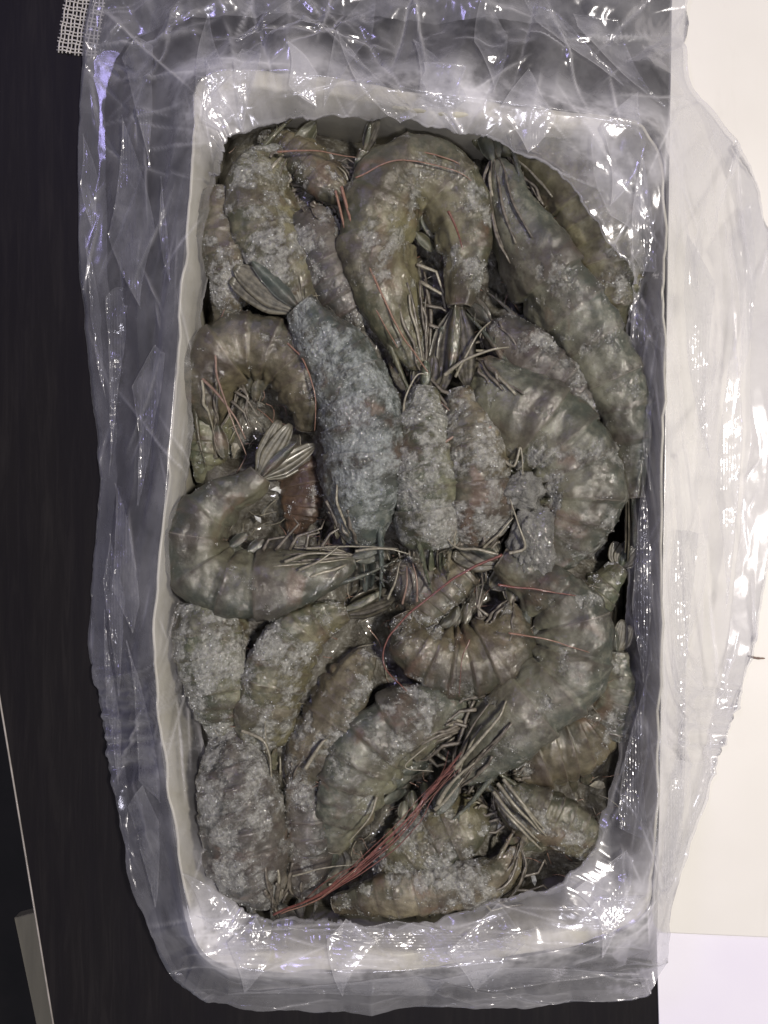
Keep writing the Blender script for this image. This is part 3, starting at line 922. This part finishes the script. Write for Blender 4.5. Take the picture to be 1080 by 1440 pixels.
    if eye:
        mb = MB()
        ec = wp[1] + hd * hm * .12 + n0 * hm * .20 + bs * hm * .34
        ar = np.linspace(0.05, math.pi - .05, 8)
        ring = np.stack([ec + hd * hm * .13 * math.cos(q) for q in ar])
        mb.tube(ring, np.sin(ar) * hm * .13, 10)
        child('eye', mb.mesh('eye', m_eye), root)
    # ---- walking legs
    for k in range(legs):
        i0 = int((0.12 + 0.055 * k - a0) / (1 - a0) * (NR - 1))
        if i0 < 2: continue
        mb = MB()
        st = wp[i0] - N[i0] * hm * hs[i0] * 0.78 + bs * hm * 0.22
        fwd = -T[i0]
        l1, l2, l3 = (hm * x * rs.uniform(0.8, 1.2) for x in (0.55, 0.6, 0.5))
        sg = rs.uniform(0.2, 0.9)
        p1 = st - N[i0] * l1 * .55 + fwd * l1 * sg * .8 + bs * hm * .12
        p2 = p1 + fwd * l2 * rs.uniform(.5, 1.0) - N[i0] * l2 * rs.uniform(-.1, .5) + bs * hm * rs.uniform(-.1, .12)
        p3 = p2 + fwd * l3 * rs.uniform(-.4, .9) - N[i0] * l3 * rs.uniform(.2, .7) - bs * hm * .05
        q = np.concatenate([np.linspace(st, p1, 4), np.linspace(p1, p2, 4)[1:], np.linspace(p2, p3, 4)[1:]])
        mb.tube(q, np.interp(np.linspace(0, 1, len(q)), [0, .35, .7, 1], [.050, .036, .026, .006]) * hm, 6, 0.6)
        child('leg', mb.mesh('leg', m_pale if rs.random() < .12 else m_limb), root)
    for k in range(10 if legs >= 3 else 0):          # mouth limbs and feelers lying along the head
        mb = MB()
        i0 = int((rs.uniform(.10, .30) - a0) / (1 - a0) * (NR - 1))
        if i0 < 3: continue
        an = rs.uniform(-0.5, 1.7)
        rad0 = lambda i: hm * hs[max(i, 0)]
        q = []
        for t in np.linspace(0, 1, 7):
            ii = int(i0 * (1 - min(t * 1.25, 1)))
            dv = -N[ii] * math.sin(an) + bs * math.cos(an) * wr * 1.02
            q.append(wp[ii] + dv * (rad0(ii) * (1.0 + .05 * t) + hm * .02) + (hd * hm * max(0, t - .8) * 5 * rs.uniform(.25, .8)))
        q = np.array(q); q += rs.normal(size=q.shape) * hm * .025
        mb.tube(catmull(q, 16), np.interp(np.linspace(0, 1, 16), [0, .3, 1], [.03, .045, .008]) * hm * rs.uniform(.6, 1.2), 6, 0.7)
        child('mouth_limb', mb.mesh('mouth_limb', m_limb if rs.random() < .85 else m_pale), root)
    for k in range(pleo):
        ss = (SEGB[k] + SEGB[k + 1]) / 2
        i0 = int((ss - a0) / (1 - a0) * (NR - 1))
        if i0 < 2: continue
        mb = MB()
        st = wp[i0] - N[i0] * hm * hs[i0] * .72 + bs * hm * .15
        dd = nrm(-N[i0] * .7 - T[i0] * rs.uniform(-.1, .7) + bs * rs.uniform(-.1, .15))
        blade(mb, st, dd, nrm(np.cross(bs, dd)), bs, hm * rs.uniform(.5, .7), hm * .15, 0.25, 1, 0.5, 0.08)
        child('swimmeret', mb.mesh('swimmeret', mat), root)
    # ---- antennae and other strands with their own run
    for kind, path, rad, mt in list(ant) + list(bits):
        mb = MB()
        q = catmull(np.array([(x[0], x[1], x[2] if len(x) > 2 else z + 40) for x in path], float), 14 * len(path))
        q[:, :2] += np.stack([fbm(np.c_[q[:, 0] / 25, q[:, 1] / 25, np.full(len(q), kk)], 2, 4) for kk in (0., 7.)], 1) * 1.2
        ww = PA(q)
        tap = np.linspace(1.0, 0.35, len(ww)); tap[-1] *= .4
        mb.tube(ww, rad * U * tap, 6)
        child(kind, mb.mesh(kind, mt), root)
    return root

def hash_(t):
    v = 5381
    for ch in t: v = (v * 33 + ord(ch)) & 0x7FFFFFFF
    return v

R_, DU, PL, PK = m_red, m_dull, m_pale, m_pink
A = 'antenna'
rb = random.Random(12)
BUNDLE = []
for k in range(11):
    j0, j1, j2 = rb.uniform(-1, 1), rb.uniform(-1, 1), rb.uniform(-1, 1)
    e0 = rb.uniform(0, 90) if k > 3 else rb.uniform(0, 12)
    BUNDLE.append((A, [(382 + e0, 1286 - e0 * .35 + j0 * 4, 32), (470 + j1 * 8, 1246 + j0 * 9, 44), (560 + j1 * 10, 1172 + j2 * 12, 48), (604 + j2 * 14, 1112 + j0 * 16, 50), (646 + j0 * 16, 1068 + j1 * 14, 46)],
                   rb.uniform(.7, 1.5), rb.choice([R_, R_, DU])))
# ---- upper edge
shrimp('olive shrimp in the top left corner with a white frosted left flank', [(405,212,-8),(372,255),(378,320),(425,395),(470,450,-40)], 58, -1, 35, -5, 'olive', .50, None, 4, 2, eye=False)
shrimp('pale tan shrimp along the upper left wall of the bag', [(318,270,-20),(316,335),(328,400),(318,470,-30)], 38, -1, 30, -8, 'tan', .55, None, 2, 2, eye=False, rost=False, a0=.2, wr=.9)
shrimp('reddish headed shrimp under the top rim beside the upright tail', [(500,290),(455,245),(410,205,-15),(370,190,-30)], 34, 1, 20, -2, 'brown', .25, None, 5, 0, eye=False,
       ant=[(A,[(480,262,36),(500,330,38),(530,400,36),(565,470,30),(602,524,28)],2.6,DU),(A,[(472,268,36),(492,345,30),(520,420,28),(560,490,26)],2.0,DU),
            (A,[(390,214,30),(440,212,34),(500,222,36)],1.6,DU)])
shrimp('shrimp with its pale olive tail standing up under the top rim', [(505,330,-50),(508,280,-30),(508,240,-10),(514,212,0)], 30, 1, 60, -10, 'green', .2, (1.5,.22,0), 0, 0, eye=False, rost=False, a0=.55)
shrimp('large shrimp bent like an arch with both ends pointing down at the top middle', [(590,522,-12),(560,440,-4),(534,345),(560,262,4),(622,268,4),(650,345,4),(643,432,10)], 58, 1, 22, 4, 'olive', .38, (2.0,.26,0), 4, 4, eye=False,
       ant=[(A,[(630,297,52),(642,322,50),(650,350,50)],2.2,R_),(A,[(520,232,30),(570,212,40),(640,228,40),(672,262,30)],1.5,DU),(A,[(500,250,36),(560,226,48),(640,240,46),(668,258,36)],1.3,DU)])
shrimp('frosted dark grey shrimp left of the arch shaped one', [(425,300,-30),(455,355,-22),(490,420,-26),(530,480,-40)], 52, -1, 30, -28, 'purple', .62, None, 3, 3, eye=False, a0=.1, wr=.9)
shrimp('olive shrimp in the top right corner with a long bright glint', [(722,212,-10),(785,250),(832,330),(850,420),(850,480,-30)], 62, 1, 30, -12, 'olive', .10, None, 4, 2, eye=False)
shrimp('long shiny green grey shrimp running down the right wall', [(698,222,4),(722,310,8),(765,395,8),(822,478,4),(862,560,0),(880,650,-4),(884,700,-8)], 56, 1, 38, 4, 'grey', .22, (1.6,.12,0), 3, 5, eye=False)
shrimp('pinkish frosted shrimp wedged between the long shiny one and the round backed one', [(690,450,-16),(742,512,-10),(800,570,-12),(838,635,-24)], 46, 1, 25, -16, 'purple', .6, None, 3, 3, eye=False, a0=.05)
# ---- middle
shrimp('thick blue grey frosted shrimp in the centre with its tail to the upper left', [(515,770,-6),(508,690,2),(505,600,6),(480,520,8),(434,452,22),(418,432,26)], 66, -1, 55, 0, 'blue', .64, (1.6,.42,.1), 5, 3, eye=False, fcol=(.28,.30,.295), wr=.78, prof=([0, .03, .10, .22, .35, .6, .8, .92, 1.0], [.15, .40, .66, .92, 1.0, .97, .80, .55, .38]))
shrimp('narrow green frosted shrimp just right of the thick blue grey one', [(612,775,-10),(604,700,0),(592,620,4),(598,545,0)], 56, 1, 60, 0, 'green', .66, (.9,.3,0), 4, 2, eye=False, a0=.12, wr=.9,
       bits=[('leg',[(566,590,30),(570,560,36),(586,528,38),(600,526,36)],2.0,PL),('leg',[(640,612,36),(600,640,38),(550,668,34),(520,690,30)],2.0,PK)])
shrimp('second narrow frosted shrimp from the centre towards the right', [(655,770,-12),(672,700,-4),(662,620,-2),(645,548,-8)], 54, 1, 50, -6, 'tan', .6, None, 3, 2, eye=False, a0=.1, wr=.9,
       bits=[('leg',[(690,600,34),(660,610,38),(642,640,36),(652,656,34)],2.2,PK)])
shrimp('round backed grey shrimp curled right of centre with a purple frosted head', [(668,508,-2),(712,572,2),(772,622,2),(806,680,4),(792,752,0),(745,790,-8)], 70, 1, 14, -2, 'grey', .34, (1.0,.5,.2), 5, 4, eye=False,
       bits=[('leg',[(625,528,30),(650,508,40),(690,492,44),(716,488,40)],3.0,PL),('leg',[(640,530,26),(655,500,34),(672,470,36),(690,452,30)],2.2,PL),('leg',[(700,640,26),(722,655,36),(732,630,38),(735,668,34)],2.6,PL),
             ('leg',[(716,778,34),(738,770,38),(730,740,40),(716,700,34)],2.6,PL),('leg',[(680,770,28),(704,748,36),(722,728,36)],2.2,PL)])
shrimp('brown plated shrimp arched against the left wall above the dark hole', [(302,600,-14),(300,530,-6),(345,492),(402,512),(428,572,-8),(425,600,-30)], 50, 1, 22, -4, 'brown', .08, None, 4, 3, eye=False,
       ant=[(A,[(392,470,20),(428,510,36),(443,560,36),(442,606,20)],1.5,DU),(A,[(282,530,20),(310,560,36),(332,590,38),(345,618,30)],2.4,PK),(A,[(300,480,28),(306,530,36),(322,580,40),(346,640,30)],2.0,PK)])
shrimp('small green shrimp piece low by the left wall beneath the plated one', [(296,570,-44),(300,620,-40),(288,680,-44)], 40, -1, 40, -42, 'green', .3, None, 0, 0, eye=False, rost=False, a0=.4)
shrimp('large green grey shrimp curled at the left wall with its head pointing right', [(500,788,14),(430,808,16),(350,818,14),(292,798,12),(284,748,12),(318,706,12),(352,686,12),(368,668,12)], 50, 1, 20, 12, 'grey', .08, (1.7,.42,-.1), 5, 3, eye=False,
       ant=[(A,[(500,775,46),(540,772,48),(575,778,44)],2.0,PL),(A,[(430,772,40),(480,768,46),(560,772,44)],1.8,PL)],
       bits=[('leg',[(400,790,50),(440,778,54),(490,780,50)],2.4,PL),('leg',[(420,802,52),(450,788,56),(475,768,50)],2.2,PL)])
shrimp('thin pale shrimp tail with a pinkish fan left of the centre', [(462,545,-6),(470,600,2),(476,650,6),(480,695,6)], 30, 1, 50, 2, 'tan', .35, (2.3,.42,.28), 0, 1, eye=False, rost=False, a0=.55)
shrimp('rust red shrimp deep in the hole left of the centre', [(405,640,-52),(420,690,-46),(415,750,-50)], 44, 1, 40, -50, 'red', .12, None, 3, 2, eye=False, rost=False, a0=.1)
shrimp('dark purple shrimp head with spiky legs just below the centre', [(545,800,-26),(590,815,-26),(640,830,-40)], 36, -1, 20, -26, 'purple', .35, None, 5, 0, eye=True,
       bits=[('leg',[(545,842,6),(556,815,14),(562,790,10)],2.0,PL),('leg',[(566,850,6),(572,820,14),(572,796,10)],1.8,PK),('leg',[(586,846,6),(586,815,14),(580,792,10)],1.8,PK)])
shrimp('greenish shrimp tail half hidden by the right wall below the round backed one', [(800,880,-30),(835,835,-16),(872,795,-12)], 38, -1, 25, -14, 'green', .25, (1.0,.4,.3), 0, 2, eye=False, rost=False, a0=.45)
# ---- lower middle and right
shrimp('tan shrimp lying under the bright red antenna', [(650,790,-30),(605,838,-22),(565,890,-26)], 36, 1, 30, -24, 'tan', .2, None, 0, 2, eye=False, rost=False, a0=.3)
shrimp('brown shrimp curved upward below the centre with reddish hairline feelers', [(722,848,-12),(705,900,-6),(645,925,-2),(590,905,-4),(568,862,-16)], 54, 1, 18, -6, 'brown', .18, None, 3, 4, eye=False,
       ant=[(A,[(706,780,60),(650,806,58),(590,850,52),(548,895,48),(540,935,46),(572,972,34)],2.0,R_),(A,[(660,900,44),(650,930,48),(645,980,40)],0.9,R_)])
shrimp('large smooth grey shrimp bent like a hook at the lower right', [(648,1100,12),(690,1045,16),(735,992,18),(790,942,18),(798,875,14),(752,822,8),(700,788,4)], 58, -1, 18, 14, 'grey', .14, (1.2,.25,0), 5, 5, eye=False,
       ant=BUNDLE + [(A,[(700,822,56),(760,830,60),(810,838,54)],1.8,R_),(A,[(715,890,60),(770,900,66),(830,918,54)],1.4,DU)],
       bits=[('leg',[(640,1082,44),(668,1048,56),(700,1010,58),(712,985,50)],3.4,PL),('leg',[(616,1130,38),(636,1100,48),(668,1072,54)],3.8,PL),('leg',[(612,1138,30),(630,1122,44),(652,1094,50)],3.2,PL),
             ('leg',[(700,780,44),(670,772,46),(640,768,40),(610,735,30)],2.6,PL)])
shrimp('shrimp with a dark ribbed tail fan low at the right wall', [(838,1030,-30),(862,960,-16),(866,915,-12)], 38, -1, 25, -14, 'grey', .35, (1.2,.5,.2), 0, 3, eye=False, rost=False, a0=.4)
shrimp('translucent brown shrimp behind the hook shaped one by the right wall', [(715,1085,-24),(775,1062,-18),(832,1040,-20),(858,1000,-34)], 58, 1, 25, -20, 'brown', .18, (1.0,.4,0), 3, 3, eye=False, a0=.1)
shrimp('shrimp in the bottom right corner with a bunch of pale yellow legs', [(698,1108,2),(742,1140,4),(800,1172,0),(838,1205,-12)], 46, 1, 24, 0, 'olive', .3, None, 3, 3, eye=False,
       bits=[('leg',[(700+dx,1102+dy,30),(722+dx,1130+dy,48),(748+dx*.6,1158+dy,46),(762+dx*.5,1172+dy,36)],3.0,PL) for dx,dy in ((0,0),(8,-6),(-6,12),(14,4),(-2,22))])
shrimp('tan frosted shrimp along the bottom right edge above the carton rim', [(728,1190,-6),(700,1232,-4),(630,1250,-4),(545,1262,-8),(470,1275,-20)], 46, -1, 30, -8, 'tan', .55, None, 4, 3, eye=False)
shrimp('frosted shrimp beside the bunch of red antennae near the bottom', [(690,1140,-14),(630,1160,-8),(570,1195,-10),(530,1240,-20)], 46, 1, 25, -14, 'olive', .55, None, 4, 3, eye=False, rost=False, a0=.05)
# ---- lower left
shrimp('broad green grey shrimp in a bow at the bottom middle', [(668,1006,-8),(595,1012,-2),(532,1052,2),(496,1120,0),(470,1195,-8)], 62, -1, 24, 0, 'grey', .26, (.8,.3,0), 4, 4, eye=False,
       bits=[('leg',[(530,1120,34),(520,1150,40),(490,1185,36)],2.2,PL),('leg',[(600,1050,48),(570,1078,50),(610,1085,46)],1.2,PL)])
shrimp('green shrimp with heavy white frost under the left wall', [(300,838,-14),(302,900,-8),(316,970,-8),(318,1040,-14)], 58, -1, 40, -8, 'green', .72, None, 2, 3, eye=False, rost=False, a0=.15, wr=.85)
shrimp('frosted olive shrimp with a green tail fan below the left curled one', [(380,1050,-26),(385,985,-14),(410,915,-8),(455,872,-10),(490,860,-8)], 58, 1, 45, -10, 'olive', .58, (1.2,.35,.25), 2, 3, eye=False, a0=.1)
shrimp('tan frosted shrimp slanting down left of the broad bow shaped one', [(412,1120,-20),(440,1050,-12),(478,975,-4),(515,915,-14)], 50, -1, 35, -10, 'tan', .52, None, 3, 3, eye=False,
       bits=[('leg',[(375,962,20),(372,1010,30),(375,1060,34)],1.4,PL),('leg',[(340,1028,26),(368,1040,36),(378,1060,34),(382,1100,26)],3.0,PL),('leg',[(430,1080,30),(452,1046,36),(460,1040,34)],3.4,PL)])
shrimp('large purple grey shrimp head covered in frost in the bottom left corner', [(385,1272,-4),(360,1210,0),(350,1140,0),(335,1070,-6),(318,1010,-24)], 68, 1, 45, -4, 'purple', .62, None, 4, 2, eye=False, wr=.8,
       bits=[('leg',[(318,1130,36),(335,1108,46),(345,1092,44)],4.2,PL),('leg',[(300,1170,30),(320,1190,44),(345,1210,44)],3.0,PK)])
shrimp('dark frosted shrimp standing between the bottom left head and the bow shaped one', [(425,1262,-18),(428,1190,-14),(425,1110,-14),(412,1050,-26)], 40, -1, 30, -16, 'purple', .5, None, 4, 2, eye=False, a0=.05, wr=.8,
       ant=[(A,[(412,1232,36),(450,1222,44),(500,1215,44)],1.6,PL)])

# ------------------------------------------------------------------ dark ice between the shrimps
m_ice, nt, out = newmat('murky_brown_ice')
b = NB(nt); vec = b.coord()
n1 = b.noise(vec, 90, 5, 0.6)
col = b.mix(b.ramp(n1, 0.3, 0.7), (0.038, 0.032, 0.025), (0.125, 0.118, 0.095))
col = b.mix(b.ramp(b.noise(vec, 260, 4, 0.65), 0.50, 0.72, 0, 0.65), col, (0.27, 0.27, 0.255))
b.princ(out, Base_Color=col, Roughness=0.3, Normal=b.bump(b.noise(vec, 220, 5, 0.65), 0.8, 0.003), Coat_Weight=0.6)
# its level follows the shrimps round each gap
GW, GH, GS = 330, 580, 2.0
hm_ = np.full((GW, GH), -75.0)
av = np.concatenate([bv_[0] for bv_ in BODIES])
zz = av[:, 2] / U
kx = D / (D - zz)
ix = np.clip(((av[:, 0] / U * kx + 540) - 240) / GS, 0, GW - 1).astype(int)
iy = np.clip(((720 - av[:, 1] / U * kx) - 155) / GS, 0, GH - 1).astype(int)
np.maximum.at(hm_, (ix, iy), zz)
def blur(a, r, n=3):
    for _ in range(n):
        for ax in (0, 1):
            pad = [(r, r) if k == ax else (0, 0) for k in (0, 1)]
            c = np.cumsum(np.pad(a, pad, mode='edge'), axis=ax)
            c = np.insert(c, 0, 0, axis=ax)
            a = (np.take(c, range(2 * r + 1, c.shape[ax]), axis=ax) - np.take(c, range(0, c.shape[ax] - 2 * r - 1), axis=ax)) / (2 * r + 1)
    return a
hb = blur(hm_, 8)
gx, gy = np.meshgrid(np.linspace(0, 1, 200), np.linspace(0, 1, 360), indexing='ij')
lft = np.interp(gy.ravel(), [0, .3, .65, .9, 1], [312, 280, 258, 288, 335]); rgt = np.interp(gy.ravel(), [0, .1, .9, 1], [860, 888, 868, 800])
q = np.c_[lft + (rgt - lft) * gx.ravel(), 180 + gy.ravel() * 1105, np.zeros(gx.size)]
hi = hb[np.clip((q[:, 0] - 240) / GS, 0, GW - 1).astype(int), np.clip((q[:, 1] - 155) / GS, 0, GH - 1).astype(int)]
nzz = fbm(q / 30.0, 4, 12)
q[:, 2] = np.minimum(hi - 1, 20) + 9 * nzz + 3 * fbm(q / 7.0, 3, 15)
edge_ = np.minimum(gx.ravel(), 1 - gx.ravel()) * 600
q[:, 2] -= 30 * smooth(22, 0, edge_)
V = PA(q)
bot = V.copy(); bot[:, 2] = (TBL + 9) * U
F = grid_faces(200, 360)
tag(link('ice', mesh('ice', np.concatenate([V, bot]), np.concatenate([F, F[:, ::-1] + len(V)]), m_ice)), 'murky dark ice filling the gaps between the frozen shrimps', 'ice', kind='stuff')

# ------------------------------------------------------------------ frost crystals
m_frost, nt, out = newmat('white_frost')
b = NB(nt); vec = b.coord()
n1 = b.noise(vec, 300, 3, 0.6)
col = b.mix(b.ramp(n1, 0.3, 0.7), (0.34, 0.34, 0.33), (0.55, 0.56, 0.56))
b.princ(out, Base_Color=col, Roughness=0.28, Subsurface_Weight=0.0, Coat_Weight=0.4)
def crystals(pts, nrmls, size, rs):
    n = len(pts)
    oct_ = np.array([[1, 0, 0], [-1, 0, 0], [0, 1, 0], [0, -1, 0], [0, 0, 1.5], [0, 0, -1]], float)
    fc = np.array([[0, 2, 4], [2, 1, 4], [1, 3, 4], [3, 0, 4], [2, 0, 5], [1, 2, 5], [3, 1, 5], [0, 3, 5]])
    q = nrm(rs.normal(size=(n, 4)))
    w, x, y, zz = q.T
    Rm = np.stack([1 - 2 * (y * y + zz * zz), 2 * (x * y - zz * w), 2 * (x * zz + y * w), 2 * (x * y + zz * w), 1 - 2 * (x * x + zz * zz), 2 * (y * zz - x * w), 2 * (x * zz - y * w), 2 * (y * zz + x * w), 1 - 2 * (x * x + y * y)], 1).reshape(n, 3, 3)
    sc = size[:, None] * rs.uniform(0.5, 1.3, (n, 3))
    v = np.einsum('nij,nkj->nki', Rm, oct_[None] * sc[:, None, :]) + pts[:, None]
    return v.reshape(-1, 3), (fc[None] + 6 * np.arange(n)[:, None, None]).reshape(-1, 3)
rs = np.random.default_rng(5)
fp = np.concatenate(FROST_PTS)
size = (0.40 + 1.2 * rs.random(len(fp)) ** 4 * (0.3 + fp[:, 6])) * U
v, f = crystals(fp[:, :3] + fp[:, 3:6] * size[:, None] * .15, fp[:, 3:6], size, rs)
tag(link('frost', mesh('frost', v, f, m_frost, False)), 'white frost crystals scattered over the frozen shrimps', 'frost', kind='stuff')

# clumps of ice
m_clump, nt, out = newmat('cloudy_ice')
b = NB(nt); vec = b.coord()
n1 = b.noise(vec, 160, 5, 0.6)
col = b.mix(b.ramp(n1, 0.3, 0.7), (0.14, 0.138, 0.125), (0.33, 0.325, 0.30))
b.princ(out, Base_Color=col, Roughness=0.3, Normal=b.bump(b.noise(vec, 420, 4, 0.7), 0.9, 0.002), Coat_Weight=0.7, Transmission_Weight=0.45, IOR=1.31)
def clump(label, x, y, z, rx, ry, rz, seed):
    nu, nv = 60, 40
    th = np.linspace(0.02, math.pi - .02, nv); ph = np.linspace(0, 2 * math.pi, nu, endpoint=False)
    a, t = np.meshgrid(ph, th, indexing='ij')
    d = np.stack([np.cos(a) * np.sin(t), np.sin(a) * np.sin(t), np.cos(t)], -1).reshape(-1, 3)
    r = 1 + .45 * fbm(d * 1.7 + seed, 3, seed) + .40 * np.abs(fbm(d * 5 + seed, 4, seed + 3))
    v = d * r[:, None] * np.array([rx, ry, rz]) * U
    o = link('ice_clump', mesh('ice_clump', v, grid_faces(nu, nv, closed_u=True), m_clump))
    o.location = P(x, y, z)
    tag(o, label, 'ice', 'ice clumps on the shrimps')
clump('bluish white ice clump on the inner curl of the round backed grey shrimp', 732, 690, 24, 27, 24, 15, 4)
clump('grey frosted ice lump below the bluish white clump', 750, 762, 14, 30, 50, 20, 9)
clump('small white ice clump on the purple head in the bottom left corner', 325, 1198, 34, 22, 13, 7, 14)
clump('small grey ice clump between the top left olive shrimp and the dark frosted one', 462, 345, 8, 22, 40, 11, 19)

# loose feelers, legs and shreds frozen in between
rs = np.random.default_rng(91)
mats_ = [m_pale, m_pink, m_dull]
mbs = MB()
cnt = 0
hb2 = blur(hm_, 3)
def top_at(x, y):
    return hb2[int(np.clip((x - 240) / GS, 0, GW - 1)), int(np.clip((y - 155) / GS, 0, GH - 1))]
fidx = []
for k in range(1000):
    x, y = rs.uniform(300, 850), rs.uniform(215, 1260)
    a = rs.uniform(0, 2 * math.pi); l = rs.uniform(10, 46); c_ = rs.normal() * .7
    pts = []
    for q_ in np.linspace(0, 1, 7):
        pts.append((x, y, max(top_at(x, y), -40) + 2.0 + rs.uniform(-1, 1.5)))
        x += math.cos(a) * l / 6; y += math.sin(a) * l / 6; a += c_ / 6 + (rs.normal() * .5 if rs.random() < .2 else 0)
    n0 = len(mbs.f)
    mbs.tube(PA(pts), np.linspace(1, .3, 7) * rs.uniform(.4, 1.25) * U, 5)
    fidx += [int(rs.choice([0, 0, 1, 1, 2]))] * (len(mbs.f) - n0)
me = mbs.mesh('loose_legs', None)
for m_ in mats_: me.materials.append(m_)
me.polygons.foreach_set('material_index', np.array(fidx, np.int32))
tag(link('loose_legs', me), 'loose thin legs and feelers frozen between the shrimps', 'shrimp legs', kind='stuff')

# broken flakes of shell and ice on the surface
rs = np.random.default_rng(17)
mb = MB(); fidx = []
for k in range(170):
    x, y = rs.uniform(300, 855), rs.uniform(210, 1265)
    zt = max(top_at(x, y), -35) + 1.0
    c0 = P(x, y, zt)
    r_ = rs.uniform(3.5, 10) * U
    a0_ = rs.uniform(0, 6.28); m = 7
    tilt = rs.normal(size=2) * .35
    ring_ = []
    for q_ in range(m):
        a_ = a0_ + q_ / m * 2 * math.pi
        rr_ = r_ * rs.uniform(.45, 1.15) * (1.5 if q_ in (0, 4) else .8)
        dx_, dy_ = math.cos(a_) * rr_, math.sin(a_) * rr_
        ring_.append(c0 + np.array([dx_, dy_, dx_ * tilt[0] + dy_ * tilt[1] - rr_ * .15]))
    ring_ = np.array(ring_); ctr_ = ring_.mean(0) + [0, 0, r_ * .25]
    low_ = ring_ - [0, 0, 0.9 * U]
    V_ = np.concatenate([ring_, low_, ctr_[None]])
    F_ = [(q_, (q_ + 1) % m, 2 * m) for q_ in range(m)] + [(q_ + m, (q_ + 1) % m + m, (q_ + 1) % m, q_) for q_ in range(m)] + [tuple(m + q_ for q_ in reversed(range(m)))]
    mb.add(V_, F_)
    fidx += [int(rs.choice([0, 1, 2], p=[.25, .25, .5]))] * len(F_)
me = mb.mesh('shell_flakes', None, False)
m_flake = simple_mat('dull_shell_flake', (0.06, 0.055, 0.042), (0.16, 0.15, 0.12), 0.35, 400, 0.6, 0.0006, 0.7)
for m_ in (m_pale, m_frost, m_flake): me.materials.append(m_)
me.polygons.foreach_set('material_index', np.array(fidx, np.int32))
tag(link('shell_flakes', me), 'small broken flakes of shell and ice scattered over the shrimps', 'flakes', kind='stuff')
